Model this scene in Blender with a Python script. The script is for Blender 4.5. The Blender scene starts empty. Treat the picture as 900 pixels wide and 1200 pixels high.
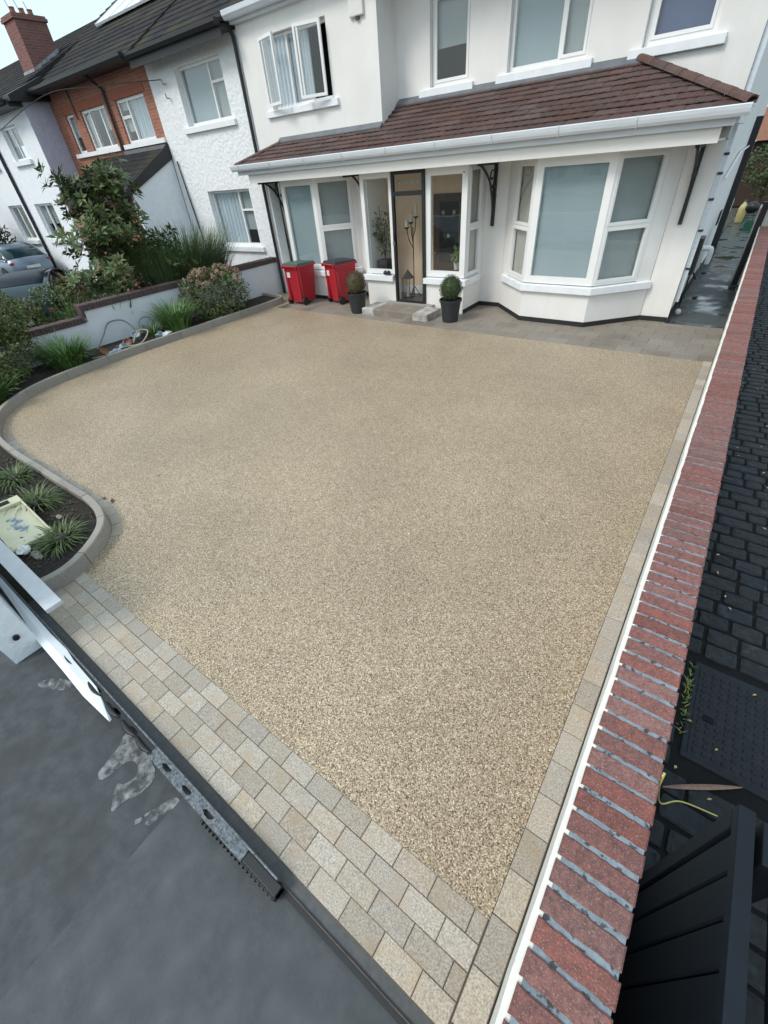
import bpy, math, random
from mathutils import Vector, Matrix
R_ = math.radians
random.seed(7)
S = bpy.context.scene
COL = S.collection

# ------------------------------------------------------------------ camera
cam_d = bpy.data.cameras.new('camera'); cam = bpy.data.objects.new('camera', cam_d); COL.objects.link(cam)
cam_d.sensor_fit = 'HORIZONTAL'; cam_d.sensor_width = 36.0; cam_d.lens = 36.0*492.17/900.0
cam_d.clip_start = 0.05; cam_d.clip_end = 2000
def rodrigues(w):
    th = Vector(w).length
    return Matrix.Rotation(th, 3, Vector(w).normalized())
RW = rodrigues((2.19038308, 0.66562761, -0.41136573))     # world -> (right, down, forward)
right, up, back = Vector(RW[0]), -Vector(RW[1]), -Vector(RW[2])
M3 = Matrix((right, up, back)).transposed()
cam.matrix_world = Matrix.Translation((0, 0, 2.8)) @ M3.to_4x4()
S.camera = cam

# ------------------------------------------------------------------ sky, sun, exposure
SUN_EL, SUN_AZ = 48.0, 205.0      # azimuth clockwise from +Y (towards the house)
wd = bpy.data.worlds.new('World'); S.world = wd; wd.use_nodes = True
nt = wd.node_tree; nt.nodes.clear()
sky = nt.nodes.new('ShaderNodeTexSky'); sky.sky_type = 'NISHITA'; sky.sun_disc = False
sky.sun_elevation = R_(SUN_EL); sky.sun_rotation = R_(SUN_AZ)
sky.air_density = 1.3; sky.dust_density = 3.5; sky.ozone_density = 1.5; sky.altitude = 20
hs = nt.nodes.new('ShaderNodeMix'); hs.data_type = 'RGBA'; hs.blend_type = 'MIX'
hs.inputs[0].default_value = 0.62                               # thin cloud layer, even all over
hs.inputs[7].default_value = (7.8, 9.6, 10.5, 1)
bg = nt.nodes.new('ShaderNodeBackground'); bg.inputs[1].default_value = 0.10
wo = nt.nodes.new('ShaderNodeOutputWorld')
nt.links.new(sky.outputs[0], hs.inputs[6]); nt.links.new(hs.outputs[2], bg.inputs[0]); nt.links.new(bg.outputs[0], wo.inputs[0])
sd = bpy.data.lights.new('sun', 'SUN'); sd.energy = 1.3; sd.angle = R_(18); sd.color = (1.0, 0.96, 0.9)
so = bpy.data.objects.new('sun', sd); COL.objects.link(so)
az, el = R_(SUN_AZ), R_(SUN_EL)
sdir = Vector((math.sin(az)*math.cos(el), math.cos(az)*math.cos(el), math.sin(el)))
so.rotation_euler = sdir.to_track_quat('Z', 'Y').to_euler(); so.location = sdir*50
S.view_settings.view_transform = 'Standard'; S.view_settings.look = 'None'
S.view_settings.exposure = 0.52; S.view_settings.gamma = 1.0

# ------------------------------------------------------------------ materials
def mat(name, c1, c2=None, scale=8.0, detail=5.0, rough=0.75, bump=0.0, bscale=None, metal=0.0,
        rnd=0.0, streak=None, c3=None, s3=0.8, t3=(0.5, 0.68), r3=None, spec=0.5, bdist=0.01, stretch=None):
    m = bpy.data.materials.new(name); m.use_nodes = True
    n = m.node_tree.nodes; l = m.node_tree.links
    p = n['Principled BSDF']
    p.inputs['Roughness'].default_value = rough; p.inputs['Metallic'].default_value = metal
    p.inputs['Specular IOR Level'].default_value = spec
    g = n.new('ShaderNodeNewGeometry'); pos = g.outputs['Position']
    if stretch:
        mp = n.new('ShaderNodeMapping'); mp.inputs['Scale'].default_value = stretch
        l.new(pos, mp.inputs[0]); pos = mp.outputs[0]
    c2 = c2 or tuple(v*0.85 for v in c1)
    no = n.new('ShaderNodeTexNoise'); no.inputs['Scale'].default_value = scale; no.inputs['Detail'].default_value = detail
    no.inputs['Roughness'].default_value = 0.65
    l.new(pos, no.inputs['Vector'])
    cr = n.new('ShaderNodeMapRange'); cr.inputs[1].default_value = 0.36; cr.inputs[2].default_value = 0.64
    l.new(no.outputs[0], cr.inputs[0])
    mx = n.new('ShaderNodeMix'); mx.data_type = 'RGBA'
    mx.inputs[6].default_value = (*c1, 1); mx.inputs[7].default_value = (*c2, 1)
    l.new(cr.outputs[0], mx.inputs[0]); out = mx.outputs[2]
    if c3:
        n3 = n.new('ShaderNodeTexNoise'); n3.inputs['Scale'].default_value = s3; n3.inputs['Detail'].default_value = 6
        l.new(pos, n3.inputs['Vector'])
        q = n.new('ShaderNodeMapRange'); q.inputs[1].default_value = t3[0]; q.inputs[2].default_value = t3[1]
        l.new(n3.outputs[0], q.inputs[0])
        m3 = n.new('ShaderNodeMix'); m3.data_type = 'RGBA'; m3.inputs[7].default_value = (*c3, 1)
        l.new(q.outputs[0], m3.inputs[0]); l.new(out, m3.inputs[6]); out = m3.outputs[2]
        if r3 is not None:
            mr = n.new('ShaderNodeMapRange'); mr.inputs[3].default_value = rough; mr.inputs[4].default_value = r3
            l.new(q.outputs[0], mr.inputs[0]); l.new(mr.outputs[0], p.inputs['Roughness'])
    if streak:
        mp2 = n.new('ShaderNodeMapping'); mp2.inputs['Scale'].default_value = (7, 7, 0.55); l.new(g.outputs['Position'], mp2.inputs[0])
        n4 = n.new('ShaderNodeTexNoise'); n4.inputs['Scale'].default_value = 1; n4.inputs['Detail'].default_value = 5; l.new(mp2.outputs[0], n4.inputs['Vector'])
        q4 = n.new('ShaderNodeMapRange'); q4.inputs[1].default_value = 0.52; q4.inputs[2].default_value = 0.75; q4.inputs[4].default_value = 0.75; l.new(n4.outputs[0], q4.inputs[0])
        m4 = n.new('ShaderNodeMix'); m4.data_type = 'RGBA'; m4.inputs[7].default_value = (*streak, 1); l.new(q4.outputs[0], m4.inputs[0]); l.new(out, m4.inputs[6]); out = m4.outputs[2]
    if rnd:
        oi = n.new('ShaderNodeObjectInfo')
        mr = n.new('ShaderNodeMapRange'); mr.inputs[3].default_value = 1-rnd; mr.inputs[4].default_value = 1+rnd
        l.new(oi.outputs['Random'], mr.inputs[0])
        hv = n.new('ShaderNodeHueSaturation'); l.new(mr.outputs[0], hv.inputs['Value']); l.new(out, hv.inputs['Color'])
        wn = n.new('ShaderNodeTexWhiteNoise'); wn.noise_dimensions = '1D'; l.new(oi.outputs['Random'], wn.inputs['W'])
        ms = n.new('ShaderNodeMapRange'); ms.inputs[3].default_value = 1-rnd; ms.inputs[4].default_value = 1+rnd
        l.new(wn.outputs[0], ms.inputs[0]); l.new(ms.outputs[0], hv.inputs['Saturation'])
        out = hv.outputs[0]
    l.new(out, p.inputs['Base Color'])
    if bump:
        bn = n.new('ShaderNodeTexNoise'); bn.inputs['Scale'].default_value = bscale or scale; bn.inputs['Detail'].default_value = 4
        l.new(pos, bn.inputs['Vector'])
        b = n.new('ShaderNodeBump'); b.inputs['Strength'].default_value = bump; b.inputs['Distance'].default_value = bdist
        l.new(bn.outputs[0], b.inputs['Height']); l.new(b.outputs[0], p.inputs['Normal'])
    return m

def resin_mat():
    m = bpy.data.materials.new('resin_gravel'); m.use_nodes = True
    n = m.node_tree.nodes; l = m.node_tree.links; p = n['Principled BSDF']
    p.inputs['Roughness'].default_value = 0.46; p.inputs['Specular IOR Level'].default_value = 0.5
    g = n.new('ShaderNodeNewGeometry')
    v = n.new('ShaderNodeTexVoronoi'); v.inputs['Scale'].default_value = 160; v.inputs['Randomness'].default_value = 1
    l.new(g.outputs['Position'], v.inputs['Vector'])
    sp = n.new('ShaderNodeSeparateColor'); l.new(v.outputs['Color'], sp.inputs[0])
    cr = n.new('ShaderNodeValToRGB'); e = cr.color_ramp; e.interpolation = 'CONSTANT'
    cols = [(0.0, (0.105, 0.074, 0.046)), (0.13, (0.265, 0.193, 0.118)), (0.33, (0.42, 0.318, 0.203)), (0.56, (0.525, 0.412, 0.277)),
            (0.74, (0.37, 0.292, 0.2)), (0.84, (0.69, 0.60, 0.47)), (0.95, (0.24, 0.20, 0.155))]
    e.elements[0].position = 0; e.elements[0].color = (*cols[0][1], 1)
    e.elements[1].position = cols[1][0]; e.elements[1].color = (*cols[1][1], 1)
    for q, c in cols[2:]:
        x = e.elements.new(q); x.color = (*c, 1)
    l.new(sp.outputs[0], cr.inputs[0])
    # dark binder between pebbles
    dm = n.new('ShaderNodeMapRange'); dm.inputs[1].default_value = 0.45; dm.inputs[2].default_value = 0.85
    dm.inputs[3].default_value = 0.0; dm.inputs[4].default_value = 0.5
    l.new(v.outputs['Distance'], dm.inputs[0])
    mx = n.new('ShaderNodeMix'); mx.data_type = 'RGBA'; mx.inputs[7].default_value = (0.13, 0.095, 0.06, 1)
    l.new(dm.outputs[0], mx.inputs[0]); l.new(cr.outputs[0], mx.inputs[6])
    # broad trowel patches
    no = n.new('ShaderNodeTexNoise'); no.inputs['Scale'].default_value = 0.7; no.inputs['Detail'].default_value = 5
    l.new(g.outputs['Position'], no.inputs['Vector'])
    q = n.new('ShaderNodeMapRange'); q.inputs[1].default_value = 0.3; q.inputs[2].default_value = 0.7
    q.inputs[3].default_value = 0.88; q.inputs[4].default_value = 1.10
    l.new(no.outputs[0], q.inputs[0])
    hv = n.new('ShaderNodeHueSaturation'); l.new(q.outputs[0], hv.inputs['Value']); l.new(mx.outputs[2], hv.inputs['Color'])
    l.new(hv.outputs[0], p.inputs['Base Color'])
    b = n.new('ShaderNodeBump'); b.invert = True; b.inputs['Strength'].default_value = 0.4; b.inputs['Distance'].default_value = 0.003
    l.new(v.outputs['Distance'], b.inputs['Height']); l.new(b.outputs[0], p.inputs['Normal'])
    return m

def granite_mat(name, a, b_, c, rnd=0.18):
    m = mat(name, a, b_, scale=130, detail=4, rough=0.7, bump=0.45, bscale=110, rnd=rnd, c3=c, s3=7, t3=(0.5, 0.75), bdist=0.003)
    return m

def brick_mat(name, c1, c2, mortar, scale):
    m = bpy.data.materials.new(name); m.use_nodes = True
    n = m.node_tree.nodes; l = m.node_tree.links; p = n['Principled BSDF']; p.inputs['Roughness'].default_value = 0.85
    g = n.new('ShaderNodeNewGeometry'); sx = n.new('ShaderNodeSeparateXYZ'); l.new(g.outputs['Position'], sx.inputs[0])
    ad = n.new('ShaderNodeMath'); ad.operation = 'ADD'; l.new(sx.outputs[0], ad.inputs[0]); l.new(sx.outputs[1], ad.inputs[1])
    cx = n.new('ShaderNodeCombineXYZ'); l.new(ad.outputs[0], cx.inputs[0]); l.new(sx.outputs[2], cx.inputs[1])
    bt = n.new('ShaderNodeTexBrick'); bt.inputs['Color1'].default_value = (*c1, 1); bt.inputs['Color2'].default_value = (*c2, 1)
    bt.inputs['Mortar'].default_value = (*mortar, 1); bt.inputs['Scale'].default_value = 1.0
    bt.inputs['Brick Width'].default_value = 0.225; bt.inputs['Row Height'].default_value = 0.075
    bt.inputs['Mortar Size'].default_value = 0.008; bt.inputs['Mortar Smooth'].default_value = 0.2
    l.new(cx.outputs[0], bt.inputs['Vector']); l.new(bt.outputs[0], p.inputs['Base Color'])
    b = n.new('ShaderNodeBump'); b.inputs['Strength'].default_value = 0.7; b.inputs['Distance'].default_value = 0.006; b.invert = True
    l.new(bt.outputs['Fac'], b.inputs['Height']); l.new(b.outputs[0], p.inputs['Normal'])
    return m

def glass_mat(name, tint, refl=1.0):
    m = bpy.data.materials.new(name); m.use_nodes = True
    n = m.node_tree.nodes; l = m.node_tree.links; n.clear()
    o = n.new('ShaderNodeOutputMaterial'); t = n.new('ShaderNodeBsdfTransparent'); t.inputs[0].default_value = (*tint, 1)
    gl = n.new('ShaderNodeBsdfGlossy'); gl.inputs['Roughness'].default_value = 0.015; gl.inputs[0].default_value = (1, 1, 1, 1)
    f = n.new('ShaderNodeFresnel'); f.inputs[0].default_value = 1.55
    ml = n.new('ShaderNodeMath'); ml.operation = 'MULTIPLY'; ml.use_clamp = True; ml.inputs[1].default_value = 1.5*refl   # double glazing
    mx = n.new('ShaderNodeMixShader'); l.new(f.outputs[0], ml.inputs[0])
    gb = n.new('ShaderNodeNewGeometry'); ib = n.new('ShaderNodeMath'); ib.operation = 'SUBTRACT'; ib.inputs[0].default_value = 1.0; l.new(gb.outputs['Backfacing'], ib.inputs[1])
    m2 = n.new('ShaderNodeMath'); m2.operation = 'MULTIPLY'; l.new(ml.outputs[0], m2.inputs[0]); l.new(ib.outputs[0], m2.inputs[1])
    l.new(m2.outputs[0], mx.inputs[0])
    l.new(t.outputs[0], mx.inputs[1]); l.new(gl.outputs[0], mx.inputs[2]); l.new(mx.outputs[0], o.inputs[0])
    # slightly wavy panes
    tc = n.new('ShaderNodeNewGeometry'); ns = n.new('ShaderNodeTexNoise'); ns.inputs['Scale'].default_value = 1.3
    l.new(tc.outputs['Position'], ns.inputs['Vector'])
    b = n.new('ShaderNodeBump'); b.inputs['Strength'].default_value = 0.06; b.inputs['Distance'].default_value = 0.05
    l.new(ns.outputs[0], b.inputs['Height']); l.new(b.outputs[0], gl.inputs['Normal'])
    return m

M = {}
M['resin'] = resin_mat()
M['granite'] = granite_mat('granite_paver', (0.51, 0.455, 0.38), (0.25, 0.215, 0.172), (0.38, 0.30, 0.215), 0.16)
M['kerb'] = granite_mat('granite_kerb', (0.38, 0.35, 0.31), (0.2, 0.185, 0.165), (0.28, 0.245, 0.2), rnd=0.1)
M['joint'] = mat('joint_sand', (0.12, 0.105, 0.085), scale=60, rough=0.95)
M['apron'] = mat('apron_slab', (0.27, 0.235, 0.195), (0.2, 0.175, 0.145), scale=30, rough=0.6, bump=0.15, rnd=0.1, c3=(0.17, 0.14, 0.112), s3=1.1, r3=0.4)
M['asphalt'] = mat('street_asphalt', (0.042, 0.048, 0.053), (0.066, 0.074, 0.080), scale=11, rough=0.8, bump=0.35, bscale=120, c3=(0.036, 0.037, 0.038), s3=1.7, bdist=0.004)
M['concrete'] = mat('street_concrete', (0.064, 0.074, 0.082), (0.047, 0.055, 0.061), scale=14, detail=8, rough=0.72, bump=0.35, bscale=70, c3=(0.084, 0.095, 0.103), s3=7, t3=(0.5, 0.75), bdist=0.004)
M['stain'] = mat('pale_stain', (0.27, 0.285, 0.29), (0.15, 0.16, 0.165), scale=28, rough=0.8, c3=(0.11, 0.12, 0.125), s3=14, t3=(0.52, 0.66))
M['earth'] = mat('bed_soil', (0.035, 0.028, 0.022), (0.016, 0.013, 0.011), scale=40, rough=0.95, bump=1.0, bscale=45, bdist=0.03)
M['terrain'] = mat('garden_ground', (0.05, 0.055, 0.035), (0.075, 0.07, 0.05), scale=3, rough=0.95)
M['tarmac'] = mat('drive_tarmac', (0.075, 0.078, 0.08), scale=20, rough=0.85)
M['render'] = mat('cream_render', (0.81, 0.795, 0.77), (0.775, 0.76, 0.735), scale=2.2, rough=0.85, bump=0.12, bscale=160, bdist=0.003, c3=(0.74, 0.725, 0.70), s3=0.7, streak=(0.74, 0.72, 0.68))
M['sill'] = mat('white_sill_paint', (0.82, 0.84, 0.86), (0.76, 0.78, 0.80), scale=5, rough=0.6)
M['pebble'] = mat('pebbledash', (0.84, 0.85, 0.86), (0.76, 0.77, 0.78), scale=9, rough=0.9, bump=0.8, bscale=13, bdist=0.035)
M['whiterender'] = mat('white_render', (0.83, 0.86, 0.89), (0.77, 0.80, 0.83), scale=6, rough=0.9, bump=0.5, bscale=12, bdist=0.03)
M['lilac'] = mat('lilac_render', (0.56, 0.56, 0.67), (0.49, 0.49, 0.60), scale=7, rough=0.9, bump=0.5, bscale=12, bdist=0.03)
M['bluewall'] = mat('garden_wall_render', (0.68, 0.70, 0.74), (0.62, 0.64, 0.68), scale=2, rough=0.85, bump=0.1, bscale=60, c3=(0.55, 0.56, 0.58), s3=1.1)
M['upvc'] = mat('white_upvc', (0.82, 0.82, 0.81), (0.79, 0.79, 0.78), scale=3, rough=0.35)
M['fascia'] = mat('cream_fascia', (0.74, 0.73, 0.70), (0.69, 0.68, 0.655), scale=3, rough=0.5, stretch=(0.6, 1, 6))
M['gutter'] = mat('pale_gutter', (0.70, 0.745, 0.79), (0.62, 0.665, 0.71), scale=4, rough=0.4, stretch=(0.5, 1, 6))
M['plinth'] = mat('black_plinth', (0.018, 0.018, 0.019), scale=12, rough=0.6)
M['black'] = mat('black_paint', (0.014, 0.014, 0.016), scale=12, rough=0.45)
M['blackiron'] = mat('black_iron', (0.02, 0.021, 0.024), scale=30, rough=0.45, bump=0.1)
M['gatepaint'] = mat('gate_paint', (0.009, 0.013, 0.019), (0.007, 0.010, 0.014), scale=5, rough=0.5, spec=0.22, stretch=(1, 1, 0.3))
M['galv'] = mat('galvanised_steel', (0.20, 0.225, 0.245), (0.05, 0.06, 0.07), scale=60, detail=8, rough=0.5, metal=0.35, bump=0.2)
M['rubber'] = mat('black_rubber', (0.016, 0.018, 0.02), scale=25, rough=0.5)
M['whitesheet'] = mat('white_plastic', (0.8, 0.83, 0.85), (0.74, 0.77, 0.8), scale=3, rough=0.4)
M['tile'] = mat('brown_tile', (0.115, 0.066, 0.056), (0.07, 0.044, 0.04), scale=30, rough=0.75, bump=0.3, bscale=60, rnd=0.25)
M['hip'] = mat('hip_tile', (0.115, 0.062, 0.05), (0.075, 0.045, 0.04), scale=9, rough=0.7, bump=0.3, bscale=50, rnd=0.15)
M['lead'] = mat('lead_flashing', (0.15, 0.165, 0.18), (0.11, 0.12, 0.135), scale=5, rough=0.55)
M['darktile'] = mat('dark_roof_tile', (0.042, 0.04, 0.042), (0.025, 0.025, 0.028), scale=6, spec=0.1, rough=0.95, bump=0.3, bscale=20, c3=(0.055, 0.055, 0.04), s3=0.9)
M['redbrick'] = brick_mat('red_brick', (0.40, 0.145, 0.085), (0.30, 0.105, 0.065), (0.33, 0.24, 0.19), 1)
M['chimbrick'] = brick_mat('chimney_brick', (0.24, 0.09, 0.075), (0.17, 0.07, 0.06), (0.2, 0.15, 0.14), 1)
M['coping'] = mat('coping_brick', (0.25, 0.10, 0.082), (0.13, 0.06, 0.053), scale=55, detail=10, rough=0.8, bump=0.9, bscale=150, rnd=0.14, c3=(0.30, 0.2, 0.185), s3=230, t3=(0.56, 0.68), bdist=0.005)
M['mortar'] = mat('blue_grey_mortar', (0.25, 0.295, 0.33), (0.165, 0.20, 0.225), scale=30, rough=0.85, bump=0.6, bscale=80, c3=(0.045, 0.05, 0.055), s3=48, t3=(0.55, 0.62), bdist=0.006)
M['strip'] = mat('cream_strip', (0.78, 0.755, 0.69), (0.70, 0.68, 0.62), scale=22, rough=0.8, bump=0.3, bscale=60, c3=(0.4, 0.38, 0.34), s3=16, t3=(0.66, 0.74), bdist=0.004)
M['cobble'] = mat('dark_cobble', (0.008, 0.010, 0.013), (0.015, 0.0185, 0.023), scale=18, spec=0.22, rough=0.6, bump=0.9, bscale=24, rnd=0.25, bdist=0.012, c3=(0.027, 0.034, 0.041), s3=11, t3=(0.6, 0.75))
M['cobblebase'] = mat('dark_joint', (0.005, 0.006, 0.007), spec=0.15, scale=20, rough=0.7, bump=0.5)
M['iron'] = mat('cast_iron', (0.008, 0.011, 0.016), (0.013, 0.017, 0.022), scale=20, spec=0.22, rough=0.6, bump=0.2)
M['darkbrick'] = mat('dark_cap_brick', (0.105, 0.07, 0.068), (0.06, 0.045, 0.046), scale=14, rough=0.85, bump=0.4, rnd=0.2)
M['wet'] = mat('wet_concrete', (0.07, 0.082, 0.082), (0.042, 0.05, 0.05), scale=5, detail=8, rough=0.55, bump=0.2, bscale=9, c3=(0.026, 0.033, 0.033), s3=1.5, t3=(0.48, 0.62), r3=0.07, stretch=(1.1, 1.2, 1), bdist=0.01)
M['redbin'] = mat('red_plastic', (0.43, 0.022, 0.035), (0.38, 0.02, 0.032), scale=4, rough=0.42)
M['greenlid'] = mat('green_lid', (0.06, 0.115, 0.085), scale=4, rough=0.45)
M['darklid'] = mat('dark_lid', (0.035, 0.04, 0.042), scale=4, rough=0.45)
M['sticker'] = mat('white_sticker', (0.75, 0.75, 0.73), rough=0.5)
M['pot'] = mat('charcoal_pot', (0.028, 0.03, 0.034), (0.02, 0.022, 0.025), scale=8, rough=0.55)
M['box'] = mat('box_leaf', (0.055, 0.085, 0.03), (0.025, 0.045, 0.018), scale=14, rough=0.6, spec=0.3)
M['boxbrown'] = mat('box_leaf_brown', (0.125, 0.085, 0.045), (0.06, 0.06, 0.03), scale=11, rough=0.7, spec=0.3)
M['leafdark'] = mat('magnolia_leaf', (0.045, 0.088, 0.028), (0.12, 0.15, 0.05), scale=5, rough=0.42, spec=0.35, c3=(0.15, 0.085, 0.035), s3=7, t3=(0.58, 0.68))
M['strap'] = mat('strap_leaf', (0.055, 0.145, 0.035), (0.15, 0.25, 0.075), scale=9, rough=0.45)
M['tuft'] = mat('tuft_leaf', (0.045, 0.095, 0.022), (0.13, 0.16, 0.05), scale=16, rough=0.5)
M['grassblade'] = mat('reed_leaf', (0.10, 0.16, 0.06), (0.05, 0.09, 0.04), scale=4, rough=0.6)
M['reedbase'] = mat('reed_brown', (0.06, 0.06, 0.035), (0.04, 0.045, 0.025), scale=4, rough=0.7)
M['shrub'] = mat('shrub_leaf', (0.055, 0.105, 0.026), (0.125, 0.145, 0.04), scale=8, rough=0.55, c3=(0.2, 0.1, 0.05), s3=5, t3=(0.6, 0.68))
M['hydra'] = mat('hydrangea_leaf', (0.07, 0.135, 0.036), (0.13, 0.17, 0.055), scale=10, rough=0.55, c3=(0.2, 0.13, 0.08), s3=6, t3=(0.55, 0.65))
M['petal'] = mat('faded_petal', (0.40, 0.22, 0.19), (0.32, 0.24, 0.14), scale=14, rough=0.7)
M['conifer'] = mat('conifer_leaf', (0.018, 0.03, 0.022), (0.03, 0.045, 0.028), scale=5, rough=0.7)
M['treegreen'] = mat('tree_leaf', (0.075, 0.12, 0.035), (0.045, 0.08, 0.025), scale=3, rough=0.55)
M['bark'] = mat('bark', (0.085, 0.065, 0.05), (0.05, 0.04, 0.03), scale=20, rough=0.9, bump=0.5)
M['glass'] = glass_mat('window_glass', (0.95, 0.965, 0.97))
M['blind'] = mat('teal_blind', (0.335, 0.41, 0.43), (0.305, 0.38, 0.40), scale=0.9, rough=0.9, stretch=(1, 1, 0.5))
M['blindgrey'] = mat('grey_blind', (0.36, 0.40, 0.40), (0.32, 0.36, 0.36), scale=1.5, rough=0.9)
M['curtain'] = mat('pale_curtain', (0.55, 0.62, 0.66), (0.48, 0.55, 0.6), scale=5, rough=0.9, stretch=(6, 6, 0.5))
M['creamblind'] = mat('cream_blind', (0.52, 0.5, 0.44), (0.46, 0.44, 0.385), scale=5, rough=0.9, stretch=(4, 4, 0.4))
M['room'] = mat('dark_room', (0.016, 0.016, 0.017), scale=2, rough=0.95)
M['blueblind'] = mat('blue_blind', (0.10, 0.13, 0.24), (0.08, 0.11, 0.2), scale=2, rough=0.9)
M['hall'] = mat('hall_wall', (0.80, 0.585, 0.41), (0.76, 0.555, 0.385), scale=2, rough=0.9, stretch=(8, 8, 0.3))
M['hallfloor'] = mat('hall_floor', (0.10, 0.095, 0.09), (0.06, 0.055, 0.05), scale=6, rough=0.6)
M['candle'] = mat('cream_candle', (0.75, 0.7, 0.58), rough=0.6)
M['doorwood'] = mat('brown_door', (0.055, 0.032, 0.022), (0.035, 0.022, 0.016), scale=8, rough=0.5, stretch=(5, 5, 0.5))
M['steel'] = mat('bright_steel', (0.6, 0.6, 0.6), rough=0.3, metal=1.0)
M['carsilver'] = mat('silver_blue_paint', (0.20, 0.25, 0.31), (0.19, 0.24, 0.30), scale=2, rough=0.28, metal=0.4)
M['cardark'] = mat('dark_blue_paint', (0.009, 0.016, 0.026), scale=2, rough=0.4, spec=0.25)
M['carglass'] = mat('car_glass', (0.012, 0.03, 0.036), (0.016, 0.04, 0.046), scale=2, rough=0.06)
M['chrome'] = mat('chrome', (0.75, 0.77, 0.8), rough=0.15, metal=1.0)
M['redlamp'] = mat('red_lamp', (0.30, 0.012, 0.02), rough=0.2)
M['tray'] = mat('cream_plastic', (0.68, 0.66, 0.46), (0.62, 0.6, 0.42), scale=6, rough=0.5)
M['blueprint'] = mat('blue_stain', (0.10, 0.17, 0.30), (0.3, 0.38, 0.42), scale=26, rough=0.6, c3=(0.58, 0.57, 0.42), s3=18, t3=(0.5, 0.6))
M['paper'] = mat('white_paper', (0.85, 0.85, 0.84), rough=0.8)
M['hose'] = mat('grey_hose', (0.16, 0.18, 0.19), rough=0.5)
M['palehose'] = mat('pale_hose', (0.4, 0.36, 0.27), rough=0.5)
M['terracotta'] = mat('terracotta', (0.26, 0.12, 0.07), (0.2, 0.09, 0.055), scale=12, rough=0.8)
M['greyplastic'] = mat('grey_plastic', (0.30, 0.35, 0.38), (0.22, 0.26, 0.3), scale=12, rough=0.5)
M['yellow'] = mat('yellow_plastic', (0.55, 0.48, 0.2), rough=0.5)
M['greenbox'] = mat('green_plastic', (0.03, 0.16, 0.09), rough=0.5)
M['rope'] = mat('yellow_rope', (0.55, 0.5, 0.16), rough=0.8)
M['dryleaf'] = mat('dry_leaf', (0.24, 0.14, 0.10), (0.16, 0.1, 0.075), scale=30, rough=0.6)
M['fallen'] = mat('fallen_leaf', (0.45, 0.38, 0.16), (0.3, 0.22, 0.1), scale=30, rough=0.7)
M['weed'] = mat('weed_leaf', (0.08, 0.15, 0.03), (0.2, 0.22, 0.06), scale=40, rough=0.6)
M['stone'] = mat('bed_stone', (0.32, 0.29, 0.24), (0.24, 0.22, 0.18), scale=20, rough=0.8)
M['creamboard'] = mat('cream_board', (0.55, 0.52, 0.44), (0.5, 0.47, 0.4), scale=6, rough=0.8)
M['panel'] = mat('sky_glare_white', (0.78, 0.8, 0.82), rough=0.25)  # solar panel: bright sky reflection painted in as a glossy white
M['alu'] = mat('aluminium', (0.72, 0.74, 0.76), rough=0.35, metal=0.6)

m_ = M['stain']; n_ = m_.node_tree.nodes; l_ = m_.node_tree.links
tr_ = n_.new('ShaderNodeBsdfTransparent'); mi_ = n_.new('ShaderNodeMixShader'); no_ = n_.new('ShaderNodeTexNoise'); no_.inputs['Scale'].default_value = 22; no_.inputs['Detail'].default_value = 8
ge_ = n_.new('ShaderNodeNewGeometry'); l_.new(ge_.outputs['Position'], no_.inputs['Vector']); mr_ = n_.new('ShaderNodeMapRange'); mr_.inputs[1].default_value = 0.32; mr_.inputs[2].default_value = 0.62
l_.new(no_.outputs[0], mr_.inputs[0]); l_.new(mr_.outputs[0], mi_.inputs[0]); l_.new(tr_.outputs[0], mi_.inputs[1]); l_.new(n_['Principled BSDF'].outputs[0], mi_.inputs[2]); l_.new(mi_.outputs[0], n_['Material Output'].inputs[0])

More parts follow.
